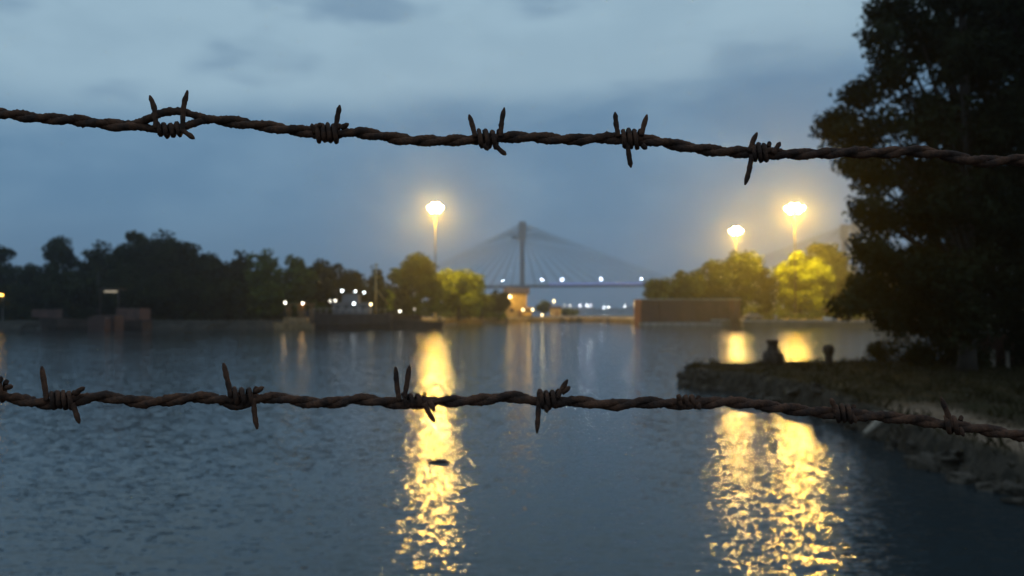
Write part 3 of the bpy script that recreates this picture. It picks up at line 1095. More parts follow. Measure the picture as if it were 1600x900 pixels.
rb2.build('railing', M['steel'], sh)
for (px, py, m_, r, e, c) in ((534.5, 454.5, 'lamp_white', 0.16, 0, 0), (555, 455.3, 'lamp_white', 0.12, 0, 0), (569, 457, 'lamp_white', 0.13, 0, 0),
                              (516, 470.5, 'lamp_white_small', 0.10, 0, 0), (524, 469.8, 'lamp_white_small', 0.13, 0, 0),
                              (553, 474.5, 'lamp_white', 0.17, 9, (0.75, 0.88, 1.0)), (579.5, 475.5, 'lamp_warm', 0.15, 6, (1, 0.75, 0.4))):
    bulb(px, py, D - 2.6, sh, M[m_], r, e, c if c else (1, 1, 1))

# flat barge right of the ship
D = 141.0
x0 = xat(648, D)
bg = empty('flat_barge', (x0, D, 0), 'flat dark barge between the lit ship and the golden reflection', 'barge', 'boats moored along the far shore')
Lb = 92 / F * D
MB().add([(-Lb / 2 + .6, -2, -.6), (Lb / 2 - .4, -2, -.6), (Lb / 2 - .4, 2, -.6), (-Lb / 2 + .6, 2, -.6), (-Lb / 2, -2.3, 1.7), (Lb / 2, -2.3, 1.35), (Lb / 2, 2.3, 1.35), (-Lb / 2, 2.3, 1.7)],
         [(0, 3, 2, 1), (4, 5, 6, 7), (0, 1, 5, 4), (1, 2, 6, 5), (2, 3, 7, 6), (3, 0, 4, 7)]).build('hull', M['hull_dark'], bg)
MB().box((-1.5, 0, 1.95), (5.4, 3.0, 0.8), taper=0.95).box((-1.5, 0, 2.38), (5.6, 3.2, 0.08)).build('hatch_cover', M['rust_brown'], bg)
MB().tube([(-2.9, -1.4, 1.4), (-2.9, -1.4, 3.3)], 0.05, 6).tube([(0, -1.2, 1.4), (0, -1.2, 3.5)], 0.05, 6).build('lamp_pole', M['dark_metal'], bg)
for xx in (-4.6, 4.4):
    for yy in (-1.7, 1.7):
        MB().lathe([(0.16, 0), (0.12, 0.25), (0.2, 0.3), (0.2, 0.4)], (xx, yy, 1.45), 10).build('cleat', M['iron'], bg)
bulb(625, 486.3, D - 1.8, bg, M['lamp_white_small'], 0.14, 3, (1, .85, .6))
bulb(648, 483.2, D - 1.4, bg, M['lamp_white_small'], 0.05)

# orange lamp at the left edge
D = 141.0
lp = empty('shore_lamp', (xat(4, D), D, 1.25), 'orange lamp on a short pole at the far left edge', 'street lamp')
zl = zat(461, D) - 1.25
MB().tube([(0, 0, 0), (0, 0, zl - .2), (0, -0.3, zl + .2), (0, -0.7, zl + .1)], [0.07, 0.06, 0.05, 0.04], 6).build('pole', M['steel'], lp)
MB().box((0, -0.9, zl), (1.2, 0.4, 0.2), taper=0.7).build('lamp_head', M['lamp_orange'], lp)
lamp_light(lp, (0, -0.9, zl - 0.3), 6, (1, .5, .1), 0.1)

# ------------------------------------------------------------------ ochre gatehouse and things on the centre quay
D = 246.0
xg = xat(806, D)
gh = empty('gatehouse', (xg, D, 1.25), 'ochre gatehouse with dark roof and a bright wall lamp', 'building')
wW = 33 / F * D
hG = zat(459, D) - 1.25
gw = MB().box((0, 0, hG / 2), (wW, 7, hG)).build('wall', M['ochre'], gh)
MB().add([(-wW / 2 - .6, -4.2, hG - .1), (wW / 2 + .9, -4.2, hG - .1), (wW / 2 + .9, 4.2, hG - .1), (-wW / 2 - .6, 4.2, hG - .1),
          (-wW / 2 - .6, -4.2, hG + .15), (wW / 2 + .9, -4.2, hG + .15), (wW / 2 + .9, 4.2, hG + .15), (-wW / 2 - .6, 4.2, hG + .15), (-wW / 2 - .6, 0, hG + 1.9), (wW / 2 + .9, 0, hG + 1.9)],
         [(3, 2, 1, 0), (0, 1, 5, 4), (2, 3, 7, 6), (4, 5, 9, 8), (6, 7, 8, 9), (0, 4, 8, 7, 3), (1, 2, 6, 9, 5)]).build('roof', M['roof'], gh)
dr = MB().box((1.2, -3.53, 1.1), (1.1, 0.08, 2.2)).build('door', M['timber'], gh)
MB().box((1.6, -3.6, 1.1), (0.06, 0.06, 0.25)).build('handle', M['steel'], dr)
for xx in (-1.2, 2.7):
    wf = MB().box((xx, -3.53, 2.2), (1.1, 0.08, 1.2)).build('window', M['timber'], gh)
    MB().box((xx, -3.59, 2.2), (0.9, 0.04, 1.0)).build('pane', M['glass'], wf)
pl = at(796, 463.5, D - 4.6) - gh.location
lh = MB().box((0, 0, 0), (0.9, 0.35, 0.5), bev=0.05).build('wall_lamp', M['lamp_warm'], gh)
lh.location = pl
MB().tube([(0, 0.15, 0.1), (0, 1.1, 0.35)], 0.05, 6).build('bracket', M['dark_metal'], lh)
lamp_light(gh, pl + Vector((0, -0.2, -0.5)), 180, (1, .60, .10), 0.25)

# lorry facing the dock
D = 232.0
lr = empty('parked_lorry', (xat(824.5, D), D, 1.25), 'lorry facing the dock with both headlights on', 'lorry')
cab = MB().box((0, 0, 1.6), (2.4, 2.0, 2.0), bev=0.12, taper=0.95).build('cab', M['ochre'], lr)
MB().box((0, -1.0, 2.0), (2.0, 0.06, 0.75)).build('windscreen', M['glass'], cab)
MB().box((0, 3.6, 1.9), (2.5, 5.2, 2.3), bev=0.06).build('cargo_box', M['timber'], lr)
MB().box((0, -1.1, 0.55), (2.5, 0.2, 0.3), bev=0.04).build('bumper', M['dark_metal'], lr)
for sx in (-1.02, 1.02):
    for sy in (-0.2, 2.6, 4.9):
        wl = MB().lathe([(0.25, -0.14), (0.5, -0.12), (0.5, 0.12), (0.25, 0.14)], (0, 0, 0), 14).build('wheel', M['rubber'], lr)
        wl.location = (sx, sy, 0.5); wl.rotation_euler = (0, R(90), 0)
for px in (817.3, 832.3):
    hl = MB().lathe([(0.05, -0.05), (0.2, -0.03), (0.22, 0.05), (0.1, 0.1)], (0, 0, 0), 12).build('headlight', M['lamp_warm'], lr)
    hl.location = at(px, 484, D - 1.25) - lr.location; hl.rotation_euler = (R(90), 0, 0)
lamp_light(lr, (0.2, -2.2, 1.0), 25, (1, .6, .12), 0.3)

proto = empty('quay_edge_lamp', (0, 0, 0), 'x', 'lamp', 'low lamps on the quay edge')
MB().tube([(0, 0, 0), (0, 0, 0.5)], [0.09, 0.07], 8).lathe([(0.16, 0), (0.16, 0.05), (0.09, 0.1)], (0, 0, 0), 8).build('post', M['steel'], proto)
MB().lathe([(0.14, 0), (0.19, 0.1), (0.19, 0.28), (0.05, 0.36)], (0, 0, 0.5), 10).build('lamp_head', M['lamp_warm'], proto)
for k, (px, py, DD_, lb) in enumerate(((819, 496.5, 226.5, 'low lamp on the quay edge straight under the left lorry headlight'), (847, 497, 229, 'low lamp on the quay edge a little right of the lorry'))):
    o = proto if k == 0 else copy_tree(proto)
    o['label'] = lb
    o.location = (xat(px, DD_ + 8), DD_ + 8, 1.38)


def post_lamp(px, py, D, label, r, m_, e, base=1.25, col=(1, .85, .5), name='street_lamp'):
    root = empty(name, (xat(px, D), D, base), label, 'street lamp', 'lamp posts on the far quays')
    h_ = zat(py, D) - base
    MB().tube([(0, 0.9, 0), (0, 0.9, h_ - .3), (0, 0.7, h_ + .2), (0, 0, h_ + .28)], [0.09, 0.07, 0.05, 0.04], 6).build('pole', M['steel'], root)
    MB().lathe([(r * .3, r * .7), (r, r * .2), (r, -r * .4), (r * .3, -r * .7)], (0, 0, h_), 10).build('lamp_head', m_, root)
    if e:
        lamp_light(root, (0, -0.1, h_ - 0.4), e, col, 0.15)
    return root


post_lamp(865.5, 470.5, 300, 'single bright post lamp between the lorry and the channel', 0.34, M['lamp_warm'], 90)
post_lamp(881.5, 477, 380, 'dim lamp, left of the small close pair right of the bright post lamp', 0.14, M['lamp_white_small'], 0)
post_lamp(891, 477.5, 380, 'brighter lamp, right of the small close pair by the channel', 0.24, M['lamp_white_small'], 0)
post_lamp(991, 475, 196, 'yellow lamp on a post at the left end of the brick building', 0.10, M['lamp_warm'], 60, col=(1, .62, .15))

hut = empty('small_hut', (xat(868, 318), 318, 1.25), 'small pale hut under the single bright post lamp', 'hut')
MB().box((0, 0, 1.5), (4.2, 3, 3.0)).build('wall', M['ochre'], hut)
MB().add([(-2.4, -1.9, 3.0), (2.4, -1.9, 3.0), (2.4, 1.9, 3.0), (-2.4, 1.9, 3.0), (-2.4, 0, 4.0), (2.4, 0, 4.0)], [(0, 1, 5, 4), (2, 3, 4, 5), (0, 4, 3), (1, 2, 5), (3, 2, 1, 0)]).build('roof', M['roof'], hut)
MB().box((0.5, -1.53, 1.05), (0.9, 0.06, 2.1)).build('door', M['timber'], hut)

# tyres hung on the centre quay
proto = None
for k, (px, D) in enumerate(((790, 229), (878, 233.2), (893, 233.2), (904, 233), (943, 229), (952, 219))):
    if proto is None:
        proto = MB().tube([(0.55 * math.cos(a), 0, 0.55 * math.sin(a)) for a in np.linspace(0, 2 * math.pi, 17)], 0.2, 8, caps=False).build('tyre_fender', M['rubber'])
        o = proto
    else:
        o = proto.copy(); COL.objects.link(o)
    tag(o, 'black tyre fender on the centre quay wall, ' + ['below the ochre gatehouse', 'leftmost of the close trio', 'middle of the close trio', 'rightmost of the close trio', 'left of the pair near the brick building', 'right of the pair near the brick building'][k], 'tyre', 'tyres hanging on the centre quay')
    o.location = (xat(px, D), D - 0.35, 0.6)

# ------------------------------------------------------------------ brick building on the right bank
xa, xb = xat(1000, 180), xat(1157, 178)
hB = zat(468, 179) - 0.0
br = empty('brick_building', ((xa + xb) / 2, 184, 1.25), 'long windowless brick building standing at the water under the olive trees', 'building')
hb = hB - 1.25
Lb = xb - xa
cx = (xa + xb) / 2
MB().box((0, 0, (hb - 2.0) / 2), (Lb, 9, hb + 2.0)).build('wall', M['brick'], br)
cp = MB().box((0, -4.55, hb + 0.02), (Lb + 0.3, 0.5, 0.28)).box((0, 4.55, hb + 0.02), (Lb + 0.3, 0.5, 0.28))
cp.build('parapet', M['concrete'], br)
for k in range(6):
    MB().box((-Lb / 2 + 0.4 + k * (Lb - 0.8) / 5, -4.66, (hb - 2.3) / 2), (0.6, 0.3, hb + 1.4)).build('pilaster', M['brick'], br)
MB().box((0, 0, hb + 0.06), (Lb - 0.3, 8.4, 0.1)).build('roof', M['roof'], br)
MB().box((0, -4.75, -1.05), (Lb + 0.6, 0.5, 0.9)).build('plinth', M['concrete'], br)
# end wing catching the lamp light
wg = empty('brick_annex', (xb + 0.4, 168, 1.25), 'lit square brick pier at the right end of the brick building', 'pier')
MB().box((0, 0, (hb - 1.8) / 2), (1.6, 1.6, hb + 1.6), 0.35).build('shaft', M['brick'], wg)
MB().box((0, 0, hb + 0.0), (1.9, 1.9, 0.25), 0.35).build('cap', M['concrete'], wg)
wg.location = (xat(1150, 176), 176.8, 1.25)
lampx = None


# pale car parked on the right quay
def car(px, D, label, mk, rz=0.0, s=1.0):
    root = empty('parked_car', (xat(px, D), D, 1.25), label, 'car', rz=rz)
    prof = [(-2.1, 0.35), (-2.15, 0.75), (-1.3, 0.92), (-0.75, 1.42), (0.75, 1.45), (1.35, 0.98), (2.05, 0.88), (2.12, 0.4)]
    n = len(prof)
    vs = []
    for yy, ins in ((-0.85, 0.0), (0.85, 0.0)):
        for (x, z_) in prof:
            k = 0.82 if z_ > 1.1 else 1.0
            vs.append((x, yy * k, z_))
    fs = [tuple(range(n)), tuple(reversed(range(n, 2 * n)))] + [(i, n + i, n + (i + 1) % n, (i + 1) % n) for i in range(n)]
    body = MB().add(vs, fs).build('body', M[mk], root)
    for (a, b) in ((-0.95, -0.05), (0.05, 0.95)):
        MB().add([(a, -0.80, 0.98), (b, -0.80, 0.98), (b - (0.25 if b > 0 else 0), -0.735, 1.36), (a + (0.25 if a < 0 else 0), -0.735, 1.36)], [(0, 1, 2, 3)]).build('window', M['glass'], body)
    for sx in (-1.35, 1.3):
        for sy in (-0.82, 0.82):
            wl = MB().lathe([(0.18, -0.1), (0.33, -0.09), (0.33, 0.09), (0.18, 0.1)], (0, 0, 0), 14).build('wheel', M['rubber'], root)
            wl.location = (sx, sy, 0.33); wl.rotation_euler = (R(90), 0, 0)
    return root


car(1176, 168, 'pale parked car on the quay just right of the brick building', 'pale_paint', 0.1)
dy = empty('white_dinghy', (xat(1298, 163), 163, 1.3), 'small white dinghy pulled up on the quay under the yellow trees', 'boat')
hull(2.6, 1.1, 0.55, sheer=0.2, n=8).build('hull', M['white'], dy)
MB().box((0.2, 0, 0.5), (0.25, 0.9, 0.05)).box((-0.6, 0, 0.5), (0.25, 0.8, 0.05)).build('thwart', M['timber'], dy)

# bollards on the far right quay
proto = MB().lathe([(0.34, 0), (0.3, 0.1), (0.24, 0.5), (0.4, 0.62), (0.38, 0.8), (0.12, 0.9)], (0, 0, 0), 14).build('mooring_bollard', M['concrete'])
for k, (px, lb) in enumerate(((1212, 'pale bollard on the far quay left of the biggest reflection'), (1327, 'pale bollard on the far quay right of the white dinghy'))):
    o = proto if k == 0 else proto.copy()
    if k: COL.objects.link(o)
    o.location = (xat(px, 160), 160, 1.38)
    tag(o, lb, 'bollard', 'pale bollards on the far right quay')

# ------------------------------------------------------------------ near bank: bollards, stones, grass
D = 34.8
bx = xat(1207, D); gz = ground_z(bx, D)
b1 = empty('mooring_bollard', (bx, D, gz - 0.05), 'large rusty bollard with flat cap on a squat base at the spit edge', 'bollard', 'iron bollards on the near bank')
k = 34.8 / F
MB().lathe([(16 * k, 0), (16.5 * k, 0.05), (15.5 * k, 0.44), (14 * k, 0.57), (10.5 * k, 0.63)], (0, 0, 0), 20).build('base', M['iron'], b1)
MB().lathe([(10.5 * k, 0.61), (8.4 * k, 0.68), (7.8 * k, 0.86), (8.2 * k, 0.95), (9.8 * k, 0.99), (10 * k, 1.07), (8.8 * k, 1.10)], (0, 0, 0), 20).build('neck', M['iron'], b1)
D = 34.9
bx = xat(1294, D); gz = ground_z(bx, D)
b2 = MB().lathe([(8 * k, 0), (6.4 * k, 0.1), (5.8 * k, 0.42), (7.4 * k, 0.52), (8.8 * k, 0.62), (8.6 * k, 0.78), (6.4 * k, 0.88), (2 * k, 0.92)], (0, 0, 0), 20).build('mooring_bollard', M['iron'])
b2.location = (bx, D, gz - 0.05)
tag(b2, 'smaller mushroom headed bollard standing alone right of the large one', 'bollard', 'iron bollards on the near bank')


def rock(r, seed, sub=2):
    import bmesh
    bm = bmesh.new()
    bmesh.ops.create_icosphere(bm, subdivisions=sub, radius=1)
    for v in bm.verts:
        p = v.co.copy()
        nz = mnoise.fractal(p * 1.3 + Vector((seed * 7.1, 0, 0)), 1.0, 2.0, 3)
        nz += 0.5 * abs(mnoise.noise(p * 2.7 + Vector((0, seed * 3.3, 0))))
        v.co = p * (0.9 + 0.75 * nz)
        v.co.x = max(-0.75, min(0.8, v.co.x)); v.co.z = min(0.55, v.co.z)
        v.co.z *= 0.75
        v.co *= r
    me = bpy.data.meshes.new('boulder')
    bm.to_mesh(me); bm.free()
    me.materials.append(M['stone'])
    return me


rnd = random.Random(4)
rocks = [rock(1.0, q) for q in range(6)]
edge_pts = NEAR[3:16]
seglen = [math.dist(edge_pts[i], edge_pts[i + 1]) for i in range(len(edge_pts) - 1)]
tot = sum(seglen)
for q in range(110):
    t = rnd.uniform(0, tot)
    i = 0
    while t > seglen[i]:
        t -= seglen[i]; i += 1
    f = t / seglen[i]
    x = edge_pts[i][0] * (1 - f) + edge_pts[i + 1][0] * f + rnd.uniform(-0.35, 0.3)
    y = edge_pts[i][1] * (1 - f) + edge_pts[i + 1][1] * f + rnd.uniform(-0.3, 0.3)
    o = bpy.data.objects.new('boulder', rocks[q % 6])
    COL.objects.link(o)
    s = rnd.uniform(0.09, 0.30)
    o.scale = (s, s * rnd.uniform(0.7, 1.2), s * rnd.uniform(0.7, 1.1))
    o.rotation_euler = (rnd.uniform(-.3, .3), rnd.uniform(-.3, .3), rnd.uniform(0, 6.28))
    o.location = (x, y, max(ground_z(x, y), 0.0) + s * 0.12)
    zone = ('at the rounded tip of the near spit' if y > 30.5 and x < 9.2 else 'under the back edge of the spit by the bollards' if y > 32 else
            'on the edge between spit tip and driftwood log' if y > 18 else 'on the bank edge below the dirt path')
    tag(o, 'dark mossy stone ' + zone, 'stone', 'stones ' + zone)

# driftwood
p = at(1386, 648, 17.9); p2 = at(1350, 678, 17.6)
dw = MB().tube([p, p.lerp(p2, 0.3) + Vector((0.02, 0, 0.03)), p.lerp(p2, 0.7) + Vector((0, 0, 0.0)), p2], [0.10, 0.085, 0.07, 0.05], 9)
dw = dw.build('driftwood_log', M['drift'])
tag(dw, 'pale broken log leaning on the edge of the near bank', 'log')
# floating debris in the golden reflection
fd = at(684, 719, 16.1)
fo = MB().tube([(-0.22, 0, 0.0), (-0.05, 0.03, 0.02), (0.12, 0.0, 0.015), (0.24, 0.05, 0.0)], [0.02, 0.045, 0.04, 0.015], 8).build('floating_debris', M['bark'])
fo.location = (fd.x, fd.y, 0.0)
tag(fo, 'dark stick floating in the golden reflection of the left lamp', 'floating stick')

# grass on the near bank
rng = np.random.default_rng(9)
N = 60000
gx = rng.uniform(6.8, 21, N); gy_ = 10 + 28 * rng.uniform(0, 1, N)
sd_ = sdist(gx, gy_, NEAR)
patch = np.sin(gx * 1.7 + np.sin(gy_ * 0.9) * 2) * np.sin(gy_ * 1.3 + np.sin(gx * 0.7) * 2)
keep = (sd_ > 0.25) & ~((sd_ > 0.5) & (sd_ < 1.7) & (gy_ < 20)) & (rng.uniform(-1.2, 1, N) < patch + 0.3)
gx, gy_ = gx[keep], gy_[keep]
# height by bilinear lookup in the terrain grid
ix = np.clip(np.searchsorted(xs, gx) - 1, 0, nx - 2); iy = np.clip(np.searchsorted(ys, gy_) - 1, 0, ny - 2)
fx = (gx - xs[ix]) / (xs[ix + 1] - xs[ix]); fy = (gy_ - ys[iy]) / (ys[iy + 1] - ys[iy])
gzv = (H[iy, ix] * (1 - fx) * (1 - fy) + H[iy, ix + 1] * fx * (1 - fy) + H[iy + 1, ix] * (1 - fx) * fy + H[iy + 1, ix + 1] * fx * fy)
n = len(gx)
a = rng.uniform(0, 6.28, n); hgt = rng.uniform(0.03, 0.11, n); wd = rng.uniform(0.006, 0.014, n)
lx, ly = rng.normal(0, 0.03, n), rng.normal(0, 0.03, n)
B0 = np.stack([gx - np.cos(a) * wd, gy_ - np.sin(a) * wd, gzv - 0.01], -1)
B1 = np.stack([gx + np.cos(a) * wd, gy_ + np.sin(a) * wd, gzv - 0.01], -1)
T0 = np.stack([gx + lx + np.cos(a) * wd * .2, gy_ + ly + np.sin(a) * wd * .2, gzv + hgt], -1)
T1 = np.stack([gx + lx - np.cos(a) * wd * .2, gy_ + ly - np.sin(a) * wd * .2, gzv + hgt], -1)
M['grass'] = leafmat('grass_blades', (0.034, 0.029, 0.013), 1.2, 0.2)
Qg = [np.stack([B0, B1, T0, T1], 1)]
NW = 26000
wx = rng.uniform(6.6, 21, NW); wy = 9 + 30 * rng.uniform(0, 1, NW)
ws = sdist(wx, wy, NEAR)
cl_ = np.array([mnoise.noise(Vector((a_ * 1.4, b_ * 1.4, 5.0))) for a_, b_ in zip(wx, wy)])
kp = ((ws > -0.12) & (ws < 0.75) & (cl_ > -0.05)) | ((ws > 1.8) & (cl_ > 0.28))
wx, wy, ws = wx[kp], wy[kp], ws[kp]
ix = np.clip(np.searchsorted(xs, wx) - 1, 0, nx - 2); iy = np.clip(np.searchsorted(ys, wy) - 1, 0, ny - 2)
wz = H[iy, ix]
n = len(wx)
a = rng.uniform(0, 6.28, n); hgt = rng.uniform(0.08, 0.32, n); wd = rng.uniform(0.008, 0.02, n)
lx, ly = rng.normal(0, 0.10, n), rng.normal(0, 0.10, n)
def _q(sx, sy, zz_, k_):
    return np.stack([wx + sx + np.cos(a) * wd * k_, wy + sy + np.sin(a) * wd * k_, wz + zz_], -1)
Qg.append(np.stack([_q(0, 0, -0.02, -1), _q(0, 0, -0.02, 1), _q(lx * .5, ly * .5, hgt * .7, 0.8), _q(lx, ly, hgt, 0)], 1))
tag(quads_np('grass', np.concatenate(Qg), M['grass']), 'short rough grass on the near bank', 'grass', kind='stuff')


# ------------------------------------------------------------------ near trees on the right
def near_tree(label, x, y, pts, seed, clump=(0.40, 0.75), per=240, leaf=0.10, trunk_r=0.28, drop=0.0):
    """pts: list of (px, py, radius px, depth) ellipsoids that make up the crown; seen size set by real depth"""
    rng = np.random.default_rng(seed)
    gz_ = ground_z(x, y)
    root = empty('leafy_tree', (x, y, gz_), label, 'tree', 'big dark trees on the near bank')
    C, RR = [], []
    tips = []
    for (px, py, rp, D, dens) in pts:
        c = at(px, py, D) - Vector((x, y, gz_))
        r = rp / F * D
        nC = int(dens * 2.6 * (r / 0.55) ** 2)
        C1, R1 = ell_clumps(rng, c, (r, r, r * 0.95), nC, clump, lo=0.35, flat=-1)
        C += C1; RR += R1
        tips.append(c)
    Q = crown(rng, C, RR, per, leaf)
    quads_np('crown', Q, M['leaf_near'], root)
    tb = MB()
    topz = max(c.z for c in tips)
    mid = Vector((0.1, 0.0, topz * 0.45))
    tb.tube([(0, 0, -0.2), (0.05, 0, 0.4), (0.12, 0.05, topz * 0.2), mid, (0.0, 0, topz * 0.8)], [trunk_r * 1.5, trunk_r * 1.1, trunk_r, trunk_r * 0.7, trunk_r * 0.25], 12)
    for c in tips:
        s0 = Vector((0.1, 0, min(max(c.z * 0.5, 1.2), topz * 0.6)))
        m1 = s0.lerp(c, 0.5) + Vector((0, 0, 0.25))
        tb.tube([s0, m1, c], [trunk_r * 0.42, trunk_r * 0.25, trunk_r * 0.06], 7)
    tb.build('trunk', M['bark'], root)
    return root


near_tree('big dark leafy tree with sky gaps, leaning over the water', 17.2, 30.5, [
    (1385, 20, 42, 29.5, 1.6), (1450, -40, 80, 30, 1.4), (1440, 70, 60, 30, 1.25), (1385, 105, 34, 29.5, 0.95), (1345, 150, 46, 29, 1.15),
    (1310, 205, 44, 29, 1.5), (1345, 235, 48, 29.5, 1.2), (1420, 165, 55, 30, 0.8), (1480, 180, 60, 30.5, 1.1), (1365, 280, 45, 29.5, 1.25),
    (1430, 260, 60, 30, 1.4), (1378, 345, 46, 29.5, 1.3), (1440, 340, 60, 30, 1.7), (1375, 410, 48, 29.5, 1.5), (1440, 420, 60, 30, 1.8),
    (1350, 455, 46, 29.5, 1.7), (1395, 490, 46, 29.5, 1.8), (1440, 490, 50, 30, 1.8), (1320, 478, 24, 29, 1.6), (1405, 115, 55, 29, 1.0), (1375, 60, 40, 29, 1.3), (1370, 200, 55, 29, 1.0), (1340, 262, 40, 28.8, 1.4), (1355, 325, 40, 29, 1.3), (1352, 385, 38, 29, 1.3), (1430, 30, 55, 29, 1.2), (1310, 190, 40, 29, 1.0), (1450, 200, 60, 28.6, 1.0), (1480, 320, 70, 28.4, 1.2), (1470, 430, 70, 28.4, 1.3), (1500, 90, 60, 28.6, 1.2), (1500, 500, 60, 29, 1.2), (1500, -20, 60, 29, 1.2), (1430, -150, 110, 30, 0.8), (1500, -290, 130, 31, 0.8)], 301)
near_tree('dense dark tree filling the right edge of the photo', 21.5, 31.5, [
    (1560, -40, 110, 31, 1.8), (1640, 60, 120, 31.5, 1.9), (1530, 90, 80, 31, 1.9), (1550, 210, 95, 31, 2.0), (1640, 240, 110, 31.5, 1.9), (1530, 320, 85, 31, 2.0),
    (1620, 380, 110, 31.5, 2.0), (1520, 430, 75, 31, 2.0), (1600, 480, 80, 31.5, 2.0), (1640, -200, 130, 31.5, 0.8), (1720, -60, 120, 31, 0.8), (1760, 150, 130, 31, 0.8), (1640, -360, 130, 31.5, 0.8)], 302, trunk_r=0.35)
near_tree('dark tree behind the other two near trees, showing through their crowns', 22.5, 35.5, [
    (1500, 60, 75, 35, 1.6), (1520, 200, 85, 35, 1.8), (1470, 300, 65, 35, 1.9), (1560, 330, 90, 35, 1.8), (1490, 420, 75, 35, 2.0), (1420, 470, 50, 34, 2.0), (1660, 150, 110, 35, 1.8),
    (1500, 500, 60, 35, 2.0), (1600, -30, 100, 35, 1.6)], 303, trunk_r=0.3)

# bushes at the foot of the trees
bushes = [(1372, 546, 26, 36.4, 'small dark bush at the water edge under the leaning tree'), (1412, 538, 44, 36, 'dark bush below the left side of the leaning tree'),
          (1466, 536, 40, 35.3, 'tall dark bush left of the low wall'), (1525, 570, 28, 31.5, 'low dark bush in front of the low wall'),
          (1596, 552, 42, 33.0, 'dark bush growing over the low wall near the right edge'), (1440, 566, 26, 33, 'low spreading bush in front of the tall dark bush'),
          (1490, 560, 30, 33.4, 'dark bush between the tall bush and the concrete posts')]
for q, (px, py, rp, D, lb) in enumerate(bushes):
    rng = np.random.default_rng(600 + q)
    x = xat(px, D); gz_ = ground_z(x, D)
    root = empty('leafy_bush', (x, D, gz_), lb, 'bush', 'bushes at the foot of the near trees')
    r = rp / F * D
    C, RR = ell_clumps(rng, (0, 0, r * 0.62), (r * 1.1, r, r * 1.15), int(10 + 18 * r / 0.5), (0.25, 0.45), lo=0.2, flat=-1)
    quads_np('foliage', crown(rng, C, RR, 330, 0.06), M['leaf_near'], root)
    st = MB()
    for c in C[:9]:
        st.tube([(0, 0, -0.1), Vector(c) * 0.5 + Vector((0.05, 0, 0)), Vector(c)], [0.03, 0.02, 0.008], 5)
    st.build('stem', M['bark'], root)

# low wall and posts under the trees
D = 34.0
wl = empty('boundary_wall', (xat(1560, D), D, 0.7), 'low dark wall with pale coping under the near trees', 'wall')
MB().box((1.2, 0, 0.7), (6.6, 0.25, 1.4)).build('masonry', M['brick'], wl)
MB().box((1.2, 0, 1.46), (6.8, 0.36, 0.12)).build('coping', M['concrete'], wl)
for k, (px, lb) in enumerate(((1550, 'pale concrete post in front of the low wall, left and thicker one'), (1573, 'pale concrete post in front of the low wall, right and thinner one'))):
    D = 32.0
    x = xat(px, D); gz_ = ground_z(x, D)
    o = MB().box((0, 0, 0.33), (0.16 if k == 0 else 0.1, 0.14, 0.85), bev=0.015, taper=0.9).build('concrete_post', M['drift'])
    o.location = (x, D, gz_ - 0.05)
    tag(o, lb, 'post', 'concrete posts by the low wall')

# ------------------------------------------------------------------ barbed wires in the foreground
WD = 0.33


def catmull(P, step=4.0):
    out = []
    P = [np.array(p, float) for p in P]
    P = [2 * P[0] - P[1]] + P + [2 * P[-1] - P[-2]]
    for i in range(1, len(P) - 2):
        n_ = max(2, int(np.linalg.norm(P[i + 1] - P[i]) / step))
        for k in range(n_):
            t = k / n_
            out.append(0.5 * ((2 * P[i]) + (-P[i - 1] + P[i + 1]) * t + (2 * P[i - 1] - 5 * P[i] + 4 * P[i + 1] - P[i + 2]) * t * t
                              + (-P[i - 1] + 3 * P[i] - 3 * P[i + 1] + P[i + 2]) * t ** 3))
    out.append(P[-2])
    return out


def wp(px, py, q=0.0, dist=WD):
    """point of the wire: photograph pixel at the wire's distance, q pixels nearer"""
    return at(px, py, dist - q * dist / F)


